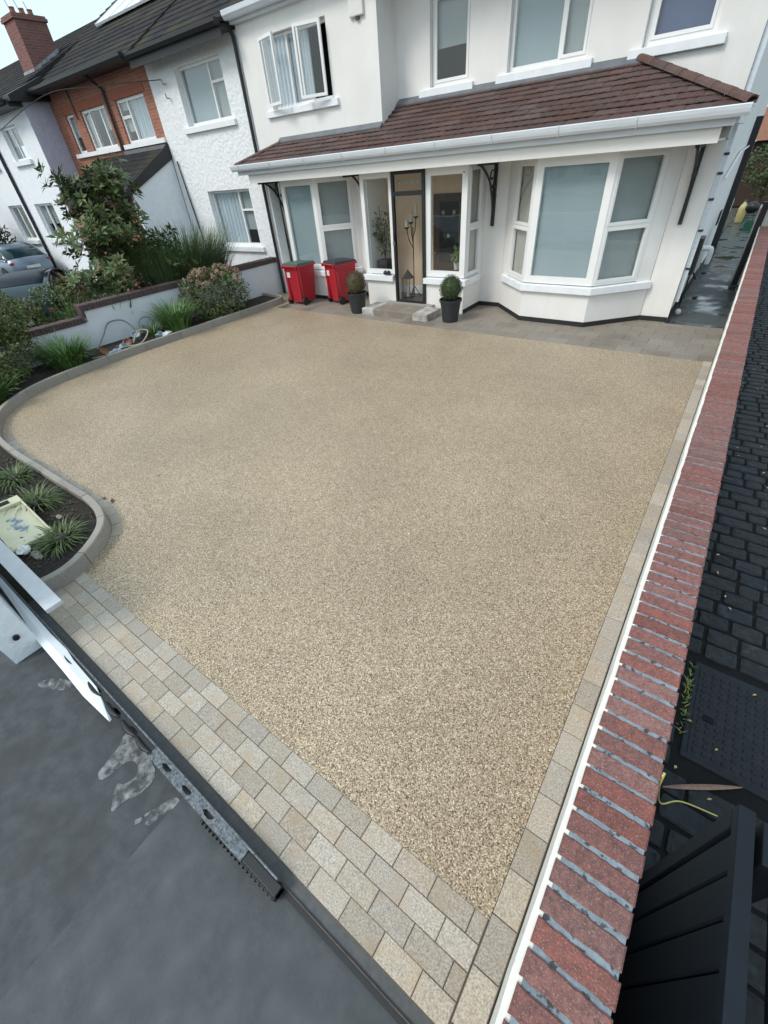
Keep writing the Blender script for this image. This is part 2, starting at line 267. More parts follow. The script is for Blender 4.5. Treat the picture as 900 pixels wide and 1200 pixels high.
# ------------------------------------------------------------------ mesh builder
class MB:
    def __init__(s): s.v = []; s.f = []
    def add(s, vs, fs):
        b = len(s.v); s.v += [tuple(v) for v in vs]; s.f += [tuple(i+b for i in f) for f in fs]; return s
    def hexa(s, q):            # 8 points: bottom ccw, top ccw
        return s.add(q, [(3, 2, 1, 0), (4, 5, 6, 7), (0, 1, 5, 4), (1, 2, 6, 5), (2, 3, 7, 6), (3, 0, 4, 7)])
    def box(s, x0, x1, y0, y1, z0, z1):
        return s.hexa([(x0, y0, z0), (x1, y0, z0), (x1, y1, z0), (x0, y1, z0), (x0, y0, z1), (x1, y0, z1), (x1, y1, z1), (x0, y1, z1)])
    def cbox(s, x0, x1, y0, y1, z0, z1, c=0.006):   # box with chamfered top
        a = [(x0, y0, z0), (x1, y0, z0), (x1, y1, z0), (x0, y1, z0)]
        b = [(x, y, z1-c) for x, y, z in a]
        t = [(x0+c, y0+c, z1), (x1-c, y0+c, z1), (x1-c, y1-c, z1), (x0+c, y1-c, z1)]
        f = [(3, 2, 1, 0), (8, 9, 10, 11)]
        for i in range(4):
            j = (i+1) % 4; f += [(i, j, 4+j, 4+i), (4+i, 4+j, 8+j, 8+i)]
        return s.add(a+b+t, f)
    def seg(s, p0, p1, o0, o1, z0, z1):   # box along plan segment p0->p1, offset from o0 to o1 outward (outward = right-hand side)
        d = Vector((p1[0]-p0[0], p1[1]-p0[1])); d.normalize(); n = Vector((d.y, -d.x))
        q = [Vector(p0)+n*o1, Vector(p1)+n*o1, Vector(p1)+n*o0, Vector(p0)+n*o0]
        return s.hexa([(a.x, a.y, z0) for a in q]+[(a.x, a.y, z1) for a in q])
    def prism(s, poly, z0, z1):
        n = len(poly)
        return s.add([(x, y, z0) for x, y in poly]+[(x, y, z1) for x, y in poly],
                     [tuple(reversed(range(n))), tuple(range(n, 2*n))]+[(i, (i+1) % n, n+(i+1) % n, n+i) for i in range(n)])
    def prism_x(s, poly, x0, x1):         # poly in (y,z)
        n = len(poly)
        return s.add([(x0, y, z) for y, z in poly]+[(x1, y, z) for y, z in poly],
                     [tuple(range(n)), tuple(reversed(range(n, 2*n)))]+[(i, n+i, n+(i+1) % n, (i+1) % n) for i in range(n)])
    def tube(s, path, r, n=8, cap=True):
        P = [Vector(p) for p in path]; k = len(P); rs = r if isinstance(r, (list, tuple)) else [r]*k
        vs = []; fs = []; prev = None
        for i in range(k):
            t = (P[min(i+1, k-1)]-P[max(i-1, 0)]).normalized()
            if prev is None:
                a = t.orthogonal().normalized()
            else:
                a = prev - t*prev.dot(t)
                a = a.normalized() if a.length > 1e-6 else t.orthogonal().normalized()
            prev = a; b = t.cross(a)
            for j in range(n):
                th = 2*math.pi*j/n; vs.append(P[i]+(a*math.cos(th)+b*math.sin(th))*rs[i])
        for i in range(k-1):
            for j in range(n):
                q = (j+1) % n; fs.append((i*n+j, i*n+q, (i+1)*n+q, (i+1)*n+j))
        if cap: fs += [tuple(reversed(range(n))), tuple(range((k-1)*n, k*n))]
        return s.add(vs, fs)
    def lathe(s, prof, c=(0, 0, 0), n=20):   # prof: (r,z)
        vs = []; fs = []; k = len(prof)
        for r, z in prof:
            for j in range(n):
                th = 2*math.pi*j/n; vs.append((c[0]+r*math.cos(th), c[1]+r*math.sin(th), c[2]+z))
        for i in range(k-1):
            for j in range(n):
                q = (j+1) % n; fs.append((i*n+j, i*n+q, (i+1)*n+q, (i+1)*n+j))
        fs += [tuple(reversed(range(n))), tuple(range((k-1)*n, k*n))]
        return s.add(vs, fs)
    def blob(s, c, r, n=8, m=6, jit=0.0):
        vs = []; fs = []
        for i in range(m+1):
            ph = math.pi*i/m
            for j in range(n):
                th = 2*math.pi*j/n; k = 1+random.uniform(-jit, jit)
                vs.append((c[0]+r[0]*k*math.sin(ph)*math.cos(th), c[1]+r[1]*k*math.sin(ph)*math.sin(th), c[2]-r[2]*k*math.cos(ph)))
        for i in range(m):
            for j in range(n):
                q = (j+1) % n; fs.append((i*n+j, i*n+q, (i+1)*n+q, (i+1)*n+j))
        return s.add(vs, fs)
    def loft(s, rings, cap=True):
        n = len(rings[0]); vs = [p for r in rings for p in r]; fs = []
        for i in range(len(rings)-1):
            for j in range(n):
                q = (j+1) % n; fs.append((i*n+j, i*n+q, (i+1)*n+q, (i+1)*n+j))
        if cap: fs += [tuple(reversed(range(n))), tuple(range((len(rings)-1)*n, len(rings)*n))]
        return s.add(vs, fs)
    def leaf(s, p, d, up_, L, W):          # pointed leaf folded on its midrib (4 triangles)
        d = d.normalized(); w = d.cross(up_)
        if w.length < 1e-4: w = d.orthogonal()
        w.normalize(); u = w.cross(d)
        a = p; m_ = p+d*L*0.5; e = p+d*L-u*L*0.12
        l_ = p+d*L*0.45+w*W*0.5+u*W*0.18; r_ = p+d*L*0.45-w*W*0.5+u*W*0.18
        return s.add([a, l_, m_, r_, e], [(0, 2, 1), (0, 3, 2), (1, 2, 4), (2, 3, 4)])
    def blade(s, p, az, lean, L, W, droop, k=4):
        vs = []; fs = []; pos = Vector(p); th = lean; side = Vector((-math.sin(az), math.cos(az), 0))
        for i in range(k+1):
            t = i/k; w = W*(1-t**2)*0.5 + 0.0006
            vs += [pos+side*w, pos-side*w]
            if i < k:
                st = L/k; pos = pos+Vector((math.cos(az)*math.sin(th), math.sin(az)*math.sin(th), math.cos(th)))*st; th += droop/k
                fs.append((2*i, 2*i+1, 2*i+3, 2*i+2))
        return s.add(vs, fs)
    def wall(s, p0, p1, z0, z1, holes, th=0.25):  # solid wall with rectangular openings; holes (u0,u1,w0,w1)
        d = Vector((p1[0]-p0[0], p1[1]-p0[1])); L = d.length; d.normalize(); n = Vector((d.y, -d.x))
        us = sorted(set([0, L]+[h[0] for h in holes]+[h[1] for h in holes])); ws = sorted(set([z0, z1]+[h[2] for h in holes]+[h[3] for h in holes]))
        def solid(i, j):
            if i < 0 or j < 0 or i >= len(us)-1 or j >= len(ws)-1: return False
            uc = (us[i]+us[i+1])/2; wc = (ws[j]+ws[j+1])/2
            return not any(h[0] < uc < h[1] and h[2] < wc < h[3] for h in holes)
        P = lambda u, w, o: (p0[0]+d.x*u-n.x*o, p0[1]+d.y*u-n.y*o, w)
        for i in range(len(us)-1):
            for j in range(len(ws)-1):
                if not solid(i, j): continue
                a, b, c, e = us[i], us[i+1], ws[j], ws[j+1]
                s.add([P(a, c, 0), P(b, c, 0), P(b, e, 0), P(a, e, 0)], [(0, 1, 2, 3)])
                s.add([P(a, c, th), P(b, c, th), P(b, e, th), P(a, e, th)], [(3, 2, 1, 0)])
                if not solid(i-1, j): s.add([P(a, c, 0), P(a, e, 0), P(a, e, th), P(a, c, th)], [(0, 1, 2, 3)])
                if not solid(i+1, j): s.add([P(b, c, 0), P(b, c, th), P(b, e, th), P(b, e, 0)], [(0, 1, 2, 3)])
                if not solid(i, j-1): s.add([P(a, c, 0), P(a, c, th), P(b, c, th), P(b, c, 0)], [(0, 1, 2, 3)])
                if not solid(i, j+1): s.add([P(a, e, 0), P(b, e, 0), P(b, e, th), P(a, e, th)], [(0, 1, 2, 3)])
        return s
    def strip(s, pts, o0, o1, z0, z1):     # mitred wall strip along plan points; offsets outward
        P = [Vector(p) for p in pts]; ns = []
        for a, b in zip(P[:-1], P[1:]):
            d = (b-a).normalized(); ns.append(Vector((d.y, -d.x)))
        def off(i, o):
            if i == 0: return P[0]+ns[0]*o
            if i == len(P)-1: return P[-1]+ns[-1]*o
            m_ = (ns[i-1]+ns[i]).normalized(); return P[i]+m_*(o/m_.dot(ns[i]))
        rings = []
        for i in range(len(P)):
            a, b = off(i, o0), off(i, o1); rings.append([(a.x, a.y, z0), (b.x, b.y, z0), (b.x, b.y, z1), (a.x, a.y, z1)])
        return s.loft(rings)
    def build(s, name, m, parent=None, smooth=False, bevel=0.0, off=None):
        o0 = off if off is not None else (Vector(OFF.get(parent.name, (0, 0, 0))) if parent else Vector((0, 0, 0)))
        me = bpy.data.meshes.new(name); me.from_pydata([(v[0]-o0[0], v[1]-o0[1], v[2]-o0[2]) for v in s.v], [], s.f)
        me.materials.append(M[m] if isinstance(m, str) else m)
        if smooth:
            me.polygons.foreach_set('use_smooth', [True]*len(me.polygons))
        me.update()
        o = bpy.data.objects.new(name, me); COL.objects.link(o)
        if parent: o.parent = parent
        OFF[o.name] = tuple(o0)
        if bevel:
            b = o.modifiers.new('bevel', 'BEVEL'); b.width = bevel; b.segments = 2; b.limit_method = 'ANGLE'; b.angle_limit = R_(40)
        return o
OFF = {}
def tag(o, label=None, cat=None, group=None, kind=None):
    if label: o['label'] = label
    if cat: o['category'] = cat
    if group: o['group'] = group
    if kind: o['kind'] = kind
    return o
def thing(name, loc, label=None, cat=None, group=None, kind=None, world=True):
    o = bpy.data.objects.new(name, None); o.empty_display_size = 0.2; o.location = loc; COL.objects.link(o)
    OFF[o.name] = tuple(loc) if world else (0, 0, 0)
    return tag(o, label, cat, group, kind)
def inst(src, parent, loc, rotz=0.0, scale=None, name=None):   # another piece sharing the mesh; loc in parent space
    o = src.copy(); COL.objects.link(o); o.parent = parent; o.location = loc
    if rotz: o.rotation_euler = (0, 0, rotz)
    if scale: o.scale = scale
    return o
def copy_tree(o, parent=None):
    c = o.copy(); COL.objects.link(c)
    if parent: c.parent = parent
    for ch in list(o.children): copy_tree(ch, c)
    return c
def catmull(pts, n=8):
    P = [Vector(p) for p in pts]; out = []
    for i in range(len(P)-1):
        a = P[max(i-1, 0)]; b = P[i]; c = P[i+1]; d = P[min(i+2, len(P)-1)]
        for k in range(n):
            t = k/n
            out.append(0.5*((2*b)+(c-a)*t+(2*a-5*b+4*c-d)*t*t+(3*b-a-3*c+d)*t**3))
    return out+[P[-1]]

# ------------------------------------------------------------------ ground
def sheet(name, poly, z, m):
    mb = MB(); mb.add([(x, y, z) for x, y in poly], [tuple(range(len(poly)))])
    return tag(mb.build(name, m), kind='structure')
T = 900
sheet('terrain', [(-T, -T), (T, -T), (T, T), (-T, T)], -0.06, 'terrain')
sheet('street', [(-40, -12), (-1.62, -12), (-1.64, -0.47), (-1.65, -0.055), (-40, -0.055)], -0.022, 'asphalt')
sheet('footpath', [(-1.62, -12), (12, -12), (12, -0.055), (-1.65, -0.055), (-1.64, -0.47)], -0.018, 'concrete')
sheet('neighbour_ground', [(-30, -0.05), (-11.45, -0.05), (-11.45, 9.9), (-30, 9.9)], -0.03, 'tarmac')

# resin driveway, bounded on the left by the kerb
KERB = [(-11.28, 9.12), (-10.75, 9.1), (-10.36, 9.02), (-10.2, 8.6), (-10.17, 7.2), (-10.16, 5.8), (-10.15, 4.3), (-10.06, 3.2), (-9.86, 2.3),
        (-9.45, 1.68), (-8.92, 1.3), (-8.13, 1.06), (-7.3, 1.0), (-6.4, 1.01), (-5.55, 1.02), (-5.16, 1.03), (-4.8, 0.99), (-4.51, 0.89),
        (-4.3, 0.7), (-4.15, 0.47), (-4.1, 0.29), (-4.12, 0.125)]
kpath = [Vector((p.x, p.y)) for p in catmull([(x, y, 0) for x, y in KERB], 8)]
drive = [(0.06, 0.43), (0.06, 8.42), (-10.0, 8.42), (-10.0, 10.0), (-11.35, 10.0)] + [(p.x-0.02, p.y) for p in kpath if not (p.x > -4.3 and p.y < 0.43)] + [(-4.15, 0.43)]
sheet('driveway', [(x, y) for x, y in drive], 0.0, 'resin')
sheet('paving_bed', [(-4.3, 0.0), (0.19, 0.0), (0.19, 10.6), (-12.0, 10.6), (-12.0, 8.0), (0.0, 8.0), (0.0, 0.5), (-4.3, 0.5)], -0.007, 'joint')

# granite pavers: four courses along the street edge, one along the wall
def paver_mesh(name, L, W, m, H=0.05, c=0.004):
    return MB().cbox(0, L, 0, W, -H, 0.0, c)
fp = thing('front_paving', (0, 0, 0), kind='structure')
base = None
rows = [(0.326, 0.43, -0.22), (0.219, 0.323, -0.11), (0.113, 0.216, -0.22), (0.008, 0.110, -0.11)]
rk = random.Random(3)
for r, (y0, y1, ph) in enumerate(rows):
    k0 = -19
    for k in range(k0, 3):
        x0 = ph+0.21*k; x1 = x0+0.2065
        if x0 > 0.03: continue
        if x1 > 0.055: x1 = 0.055
        if r == 3 and x0 < -3.9: continue
        z = 0.002+rk.uniform(-0.0015, 0.002)
        o = MB().cbox(0, x1-x0, 0, y1-y0, -0.04, 0, 0.0035).build('paver', 'granite', fp) if (base is None or x1-x0 < 0.2) else inst(base, fp, (0, 0, 0))
        if base is None: base = o
        o.location = (x0, y0, z)
sp = thing('side_paving', (0, 0, 0), kind='structure'); sbase = None
for k in range(-1, 40):
    y0 = 0.26+0.205*k; y1 = y0+0.2015
    if k == 39: y1 = 8.42
    z = 0.002+rk.uniform(-0.0015, 0.002)
    if sbase is None: sbase = MB().cbox(0, 0.122, 0, 0.2015, -0.04, 0, 0.0035).build('paver', 'granite', sp); o = sbase
    else: o = inst(sbase, sp, (0, 0, 0))
    o.location = (0.063, y0, z)
ap = thing('apron_paving', (0, 0, 0), kind='structure'); ab = None
for j in range(7):
    for k in range(-24, 2):
        x0 = 0.42*k+(0.21 if j % 2 else 0)-0.02; x1 = x0+0.417; y0 = 8.425+0.295*j; y1 = y0+0.291
        x1 = min(x1, 0.185)
        if x1-x0 < 0.06 or x0 < -10.0: continue
        if x0 > -0.9 and y0 > 10.3: continue
        full = x1-x0 > 0.41
        if ab is None or not full:
            o = MB().cbox(0, x1-x0, 0, 0.291, -0.04, 0, 0.003).build('slab', 'apron', ap)
            if full and ab is None: ab = o
        else: o = inst(ab, ap, (0, 0, 0))
        o.location = (x0, y0, 0.001+rk.uniform(-0.001, 0.0015))
sheet('side_passage', [(-0.8, 10.35), (0.2, 10.35), (0.2, 30), (-0.8, 30)], 0.006, 'wet')

# planting bed soil
bp = [(-11.3, 0.1)] + [(-4.2, 0.1)] + [(p.x, p.y) for p in reversed(kpath[:-4])]
soil = MB(); 
inner = [(p.x, p.y) for p in kpath]
soil.add([(x, y, 0.085) for x, y in [(-11.4, 0.1), (-4.25, 0.1)]+list(reversed([(x-0.05, y-0.0) for x, y in inner]))], [tuple(range(2+len(inner)))])
tag(soil.build('planting_bed', 'earth'), kind='structure')

# kerb stones swept along the path
def sweep(path, s0, s1, o0, o1, z0, z1, step=0.08, ch=0.008):
    acc = [0]
    for i in range(1, len(path)): acc.append(acc[-1]+(path[i]-path[i-1]).length)
    def at(s):
        s = max(0, min(acc[-1]-1e-6, s)); i = 0
        while acc[i+1] < s: i += 1
        t = (s-acc[i])/max(1e-9, acc[i+1]-acc[i]); d = (path[i+1]-path[i]).normalized()
        return path[i].lerp(path[i+1], t), d
    n = max(2, int((s1-s0)/step)+1); rings = []
    for k in range(n+1):
        s = s0+(s1-s0)*k/n; p, d0 = at(s); _, da = at(s-0.12); _, db = at(s+0.12); d = (d0+da+db).normalized(); nn = Vector((-d.y, d.x))   # left of travel = driveway side
        A = p+nn*o0; B = p+nn*o1; A2 = p+nn*(o0+ch); B2 = p+nn*(o1-ch)
        rings.append([(A.x, A.y, z0), (B.x, B.y, z0), (B.x, B.y, z1-ch), (B2.x, B2.y, z1), (A2.x, A2.y, z1), (A.x, A.y, z1-ch)])
    return MB().loft(rings), acc[-1]
kt = thing('garden_kerb', (-10.15, 5, 0), 'long grey granite kerb curving round the planting beds beside the resin drive', 'kerb')
_, KL = sweep(kpath, 0, 1, -0.1, 0, 0, 0.1)
s = 0.0
while s < KL-0.05:
    Ls = 0.6 if s > KL-3.2 else 0.9
    e = min(s+Ls, KL)
    if KL-e < 0.2: e = KL
    mb, _ = sweep(kpath, s+0.004, e-0.004, -0.078, 0.0, -0.03, 0.155+rk.uniform(-0.002, 0.002))
    mb.build('kerb_stone', 'kerb', kt)
    s = e
# narrow granite setts hugging the kerb tip
st = thing('edging_setts', (-5, 1, 0), kind='structure')
s = KL-4.7
while s < KL-0.95:
    mb, _ = sweep(kpath, s+0.003, s+0.2, 0.004, 0.105, -0.03, 0.006+rk.uniform(-0.001, 0.002), ch=0.004)
    mb.build('sett', 'granite', st); s += 0.205

# neighbour's imprinted drive: cobbles
nd = thing('neighbour_driveway', (0, 0, 0), kind='structure')
MB().add([(0.34, -2, 0.0), (6, -2, 0.0), (6, 30, 0.0), (0.34, 30, 0.0)], [(0, 1, 2, 3)]).build('joint_bed', 'cobblebase', nd)
cob = []
def cobble_mb(L, W, seed):
    q = random.Random(seed); c = 0.009; H = 0.014
    ring = [(0, c), (c, 0), (L*0.5, -0.004+q.uniform(-.004, .004)), (L-c, 0), (L, c), (L+q.uniform(-.004, .004), W*0.5), (L, W-c), (L-c, W), (L*0.5, W+q.uniform(-.004, .004)), (c, W), (0, W-c), (q.uniform(-.004, .004), W*0.5)]
    cx, cy = L/2, W/2; n = len(ring)
    r1 = [(x, y, 0.0) for x, y in ring]; r2 = [(cx+(x-cx)*0.97, cy+(y-cy)*0.94, H*q.uniform(0.6, 0.9)) for x, y in ring]
    r3 = [(cx+(x-cx)*0.8, cy+(y-cy)*0.74, H*q.uniform(0.8, 1.2)) for x, y in ring]
    return MB().loft([r1, r2, r3])
protos = []
for i in range(8):
    L, W = [(0.22, 0.128), (0.18, 0.128), (0.13, 0.128), (0.26, 0.128)][i % 4]
    o = cobble_mb(L, W, i).build('cobble', 'cobble', nd); o.location = (0.9+i*0.001, 28, -0.05); protos.append((L, W, o))
cq = random.Random(11); placed = 0; far = MB(); used = [False]*8
y = -0.6
while y < 16:
    x = 0.40+cq.uniform(0, 0.06)
    while x < 1.5:
        i = cq.randrange(8); L, W, src = protos[i]
        inman = x+L > 0.64 and x < 1.28 and y+W > 1.70 and y < 2.46
        if not inman:
            if y > 0.9 and placed < 290:
                if not used[i]: o = src; used[i] = True
                else: o = inst(src, nd, (0, 0, 0))
                o.location = (x, y+cq.uniform(-0.006, 0.006), 0.001); o.rotation_euler = (0, 0, cq.uniform(-0.03, 0.03)); placed += 1
            else:
                me = src.data; far.add([(v.co.x+x, v.co.y+y, v.co.z+0.001) for v in me.vertices], [tuple(p.vertices) for p in me.polygons])
        x += L+0.02
    y += 0.148
tag(far.build('cobble_field', 'cobble', nd), kind='stuff')

# manhole cover
mh = thing('manhole_cover', (0.96, 2.08, 0), 'dark cast iron manhole cover with raised square studs in the neighbour\'s cobbled drive', 'manhole cover')
MB().cbox(0.66, 1.26, 1.72, 2.44, -0.02, 0.012, 0.006).build('frame', 'iron', mh)
MB().cbox(0.69, 1.23, 1.75, 2.41, 0.0, 0.016, 0.004).build('plate', 'iron', mh)
stud = MB()
for i in range(11):
    for j in range(13):
        x = 0.715+i*0.047; yy = 1.775+j*0.048
        if i == 1 and j in (5, 6): continue
        stud.cbox(x, x+0.024, yy, yy+0.022, 0.014, 0.022, 0.004)
tag(stud.build('studs', 'iron', mh), kind='stuff')
MB().box(0.745, 0.80, 2.01, 2.05, 0.014, 0.0225).build('lifting_slot', 'cobblebase', mh)
wd_ = MB(); q = random.Random(5)
for i in range(60):
    p = (0.645+q.uniform(-0.012, 0.012), q.uniform(1.85, 2.4) if i % 3 else q.uniform(2.1, 2.25), 0.0)
    wd_.blade(p, q.uniform(0, 6.28), q.uniform(0.2, 1.0), q.uniform(0.02, 0.06), 0.008, 0.8, 2)
tag(wd_.build('weed', 'weed'), 'green weeds growing in the gap beside the manhole cover', 'weed', kind='stuff')
lf = MB(); 
for i in range(34):
    x, yy = q.uniform(0.42, 1.05), q.uniform(1.2, 9)
    a = q.uniform(0, 6.28); lf.leaf(Vector((x, yy, 0.022)), Vector((math.cos(a), math.sin(a), 0.1)), Vector((0, 0, 1)), q.uniform(0.02, 0.045), q.uniform(0.012, 0.02))
tag(lf.build('fallen_leaves', 'fallen'), 'yellow fallen leaves scattered over the dark cobbles', 'leaves', kind='stuff')

# ------------------------------------------------------------------ brick-coped boundary wall on the right
bw = thing('boundary_wall', (0.24, 5, 0), 'long low rendered boundary wall with red brick-on-edge coping right of the drive', 'wall')
MB().box(0.195, 0.315, -0.9, 13.95, -0.1, 1.10).build('rendered_body', 'render', bw)
mm = MB(); mm.box(0.150, 0.343, -0.9, 13.95, 1.095, 1.182); mm.build('mortar_bed', 'mortar', bw)
sb_ = MB(); q = random.Random(9); yy = -0.9
pts = []
while yy < 13.9:
    pts.append((yy, 0.119+q.uniform(-0.0025, 0.0025))); yy += 0.11
pts.append((13.95, 0.12))
rings = [[(x, y_, 1.10), (0.152, y_, 1.10), (0.152, y_, 1.179), (x+0.004, y_, 1.176)] for y_, x in pts]
sb_.loft(rings); sb_.build('cream_edge', 'strip', bw)
bq = []
for i in range(5):
    qq = random.Random(i+40); mb = MB(); L, W, H = 0.21, 0.0585, 0.095; c = 0.006
    n = 14; lo = []; hi = []
    for k in range(n+1): lo.append((L*k/n, qq.uniform(-0.0022, 0.0012)))
    for k in range(n, -1, -1): hi.append((L*k/n, W+qq.uniform(-0.0012, 0.0022)))
    ring = lo+hi
    mb.loft([[(x, y_, 0) for x, y_ in ring], [(x, y_, H-c) for x, y_ in ring], [(L/2+(x-L/2)*0.95, W/2+(y_-W/2)*0.82, H+qq.uniform(-.001, .001)) for x, y_ in ring]])
    o = mb.build('brick', 'coping', bw, off=Vector((0, 0, 0))); o.location = (0, 0, 0); bq.append(o)
usedb = [False]*5
for k in range(197):
    i = q.randrange(5)
    o = bq[i] if not usedb[i] else inst(bq[i], bw, (0, 0, 0)); usedb[i] = True
    o.location = (0.139-0.24+q.uniform(-0.002, 0.002), -0.85+0.075*k-5, 1.095+q.uniform(-0.002, 0.002)); o.rotation_euler = (0, 0, q.uniform(-0.012, 0.012))
# gate pier at the far end of the wall
rb = thing('passage_gate', (0.08, 14, 0), 'black gate post against a cream pier at the far end of the boundary wall', 'gate post')
MB().box(0.03, 0.145, 14.0, 14.12, 0.0, 1.62).build('post', 'black', rb)
MB().box(0.147, 0.42, 14.02, 14.4, 0.0, 1.55).build('pier', 'creamboard', rb)
MB().box(-0.005, 0.028, 14.03, 14.9, 0.1, 1.5).build('leaf', 'creamboard', rb)

# neighbour gate
g = thing('driveway_gate', (0.56, 0.5, 0), 'dark blue-black boarded driveway gate standing open beside the brick coping', 'gate')
MB().box(0.548, 0.592, -1.2, 0.93, 1.155, 1.20).build('top_rail', 'gatepaint', g, bevel=0.004)
MB().box(0.548, 0.592, 0.87, 0.93, 0.06, 1.154).build('stile', 'gatepaint', g, bevel=0.004)
MB().box(0.548, 0.592, -1.2, 0.869, 0.06, 0.13).build('bottom_rail', 'gatepaint', g)
pb = None
for k in range(16):
    y0 = 0.869-0.118*(k+1)
    if pb is None: pb = MB().cbox(0, 0.112, 0, 1.02, 0, 0.018, 0.006)
    mbp = MB().add([(0.575-z, y0+x, 0.132+yv) for x, yv, z in pb.v], pb.f)
    mbp.build('board', 'gatepaint', g)
MB().box(0.578, 0.584, -1.2, 0.868, 0.135, 1.15).build('backing', 'black', g)
g2 = thing('gate_post', (0.64, 0.9, 0), 'black square steel gate post just behind the open driveway gate', 'post')
MB().box(0.615, 0.70, 0.80, 0.925, 0, 1.185).build('post', 'gatepaint', g2, bevel=0.005)
MB().box(0.66, 0.685, -1.2, 0.799, 1.11, 1.17).build('rail', 'gatepaint', g2)
ln = MB(); a = Vector((0.61, 1.475, 0.022)); b = Vector((0.96, 1.71, 0.022)); vs = []; fs = []
for i in range(9):
    t = i/8; p = a.lerp(b, t); w = 0.014*math.sin(math.pi*min(1, max(0.02, t*0.95+0.03)))**0.7+0.001
    vs += [p+Vector((-0.25*w, w, 0.0)), p+Vector((0, 0, 0.006)), p+Vector((0.25*w, -w, 0.0))]
    if i: fs += [(3*i-3, 3*i-2, 3*i+1, 3*i), (3*i-2, 3*i-1, 3*i+2, 3*i+1)]
ln.add(vs, fs); o = ln.build('cordyline_leaf', 'dryleaf'); tag(o, 'long thin brown dry leaf lying across the dark cobbles above the gate', 'leaf')
rp = MB(); P = catmull([(0.352, 0.90, 1.188), (0.365, 0.91, 1.10), (0.5, 1.12, 0.55), (0.66, 1.36, 0.2), (0.87, 1.49, 0.01)], 8)
rp.tube(P, 0.0035, 6)
rp.tube(catmull([(0.352, 0.90, 1.19), (0.358, 0.88, 1.1), (0.362, 0.89, 1.0)], 6), 0.004, 6)
tag(rp.build('rope', 'rope'), 'thin yellow twisted rope hanging off the brick coping by the gate', 'rope')

# ------------------------------------------------------------------ front edge: drain channel, slotted rail, plastic sheet
dc = thing('gate_track', (-1.5, -0.02, 0), 'dark recessed drive threshold channel with thin rusty lip along the street', 'channel')
MB().box(-4.2, 0.35, -0.052, 0.004, -0.05, -0.008).build('channel_floor', mat('channel_grey', (0.06, 0.063, 0.068), (0.085, 0.088, 0.09), scale=30, rough=0.6), dc)
MB().box(-4.2, 0.35, -0.060, -0.053, -0.05, 0.004).build('lip', mat('rusty_lip', (0.10, 0.075, 0.06), (0.05, 0.045, 0.045), scale=20, rough=0.6), dc)
MB().box(-4.2, 0.35, -0.084, -0.061, -0.05, -0.004).build('seal', 'rubber', dc)
rl = thing('slotted_rail', (-2, -0.08, 0), 'worn galvanised and black slotted metal rail lying along the street edge of the drive', 'rail')
SL = [-2.71, -2.43, -2.21, -2.02, -1.82, -1.61, -1.40]
def plate(x0, x1, y0, y1, z0, z1, slots):
    mb = MB(); xs = [x0]; hw = 0.045
    cells = []
    cur = x0; ym0 = y0+(y1-y0)*0.28; ym1 = y0+(y1-y0)*0.72
    for sx in slots:
        if sx-hw > x0 and sx+hw < x1:
            mb.box(cur, sx-hw, y0, y1, z0, z1); mb.box(sx-hw, sx+hw, y0, ym0, z0, z1); mb.box(sx-hw, sx+hw, ym1, y1, z0, z1)
            ym = (ym0+ym1)/2
            mb.add([(sx-hw, ym0, z1-0.001), (sx-hw*0.3, ym0, z1-0.001), (sx-hw, ym, z1-0.001)], [(0, 1, 2)])
            mb.add([(sx-hw, ym1, z1-0.001), (sx-hw, ym, z1-0.001), (sx-hw*0.5, ym1, z1-0.001)], [(0, 1, 2)])
            mb.add([(sx+hw, ym0, z1-0.001), (sx+hw, ym, z1-0.001), (sx+hw*0.5, ym0, z1-0.001)], [(0, 1, 2)])
            cur = sx+hw
    mb.box(cur, x1, y0, y1, z0, z1); return mb
plate(-1.98, -1.08, -0.120, -0.062, 0.070, 0.078, SL).build('galvanised_plate', 'galv', rl)
plate(-4.8, -1.981, -0.112, -0.062, 0.070, 0.078, SL).build('black_plate', 'rubber', rl)
MB().box(-4.8, -1.44, -0.110, -0.068, 0.0, 0.03).build('core', 'black', rl)
MB().box(-4.8, -0.86, -0.061, -0.050, 0.0, 0.092).build('edge_bar', 'galv', rl, bevel=0.003)
rbx = MB()
for k in range(19):
    x = -1.42+k*0.031
    rbx.box(x, x+0.022, -0.128-0.014*(1-k/18), -0.100, 0.0, 0.060)
rbx.box(-1.43, -0.83, -0.124, -0.063, 0.0, 0.056); rbx.box(-1.10, -0.83, -0.112, -0.0625, 0.0, 0.07)
rbx.build('ribbed_block', 'rubber', rl, bevel=0.003)
for i, sx in enumerate((-3.14, -2.72, -2.46, -2.24, -2.06)):
    L = 0.19; ring = []
    rings = []
    for k in range(7):
        t = k/6; w = 0.016*math.sin(math.pi*(0.08+0.9*t))**0.8+0.001; c = (sx-L/2+L*t, -0.098-0.012*math.sin(math.pi*t), 0.088)
        rings.append([(c[0], c[1]+w*math.cos(th), c[2]+0.5*w*math.sin(th)) for th in [j*math.pi/3 for j in range(6)]])
    MB().loft(rings).build('rubber_tab', 'rubber', rl, smooth=True)
ws = MB(); up_e = [(-4.9, -0.068), (-4.01, -0.068), (-3.53, -0.07), (-3.25, -0.062), (-3.11, -0.075), (-2.73, -0.08), (-2.4, -0.135)]
lo_e = [(-4.9, -0.10), (-4.06, -0.135), (-3.58, -0.165), (-3.3, -0.165), (-3.1, -0.165), (-2.75, -0.17), (-2.41, -0.152)]
vs = []; fs = []
for i in range(7):
    vs += [(*up_e[i], 0.084), ((up_e[i][0]+lo_e[i][0])/2, (up_e[i][1]+lo_e[i][1])/2, 0.098), (*lo_e[i], 0.07), (*lo_e[i], 0.062), (*up_e[i], 0.08)]
    if i:
        for j in range(5): fs.append((5*i-5+j, 5*i-5+(j+1) % 5, 5*i+(j+1) % 5, 5*i+j))
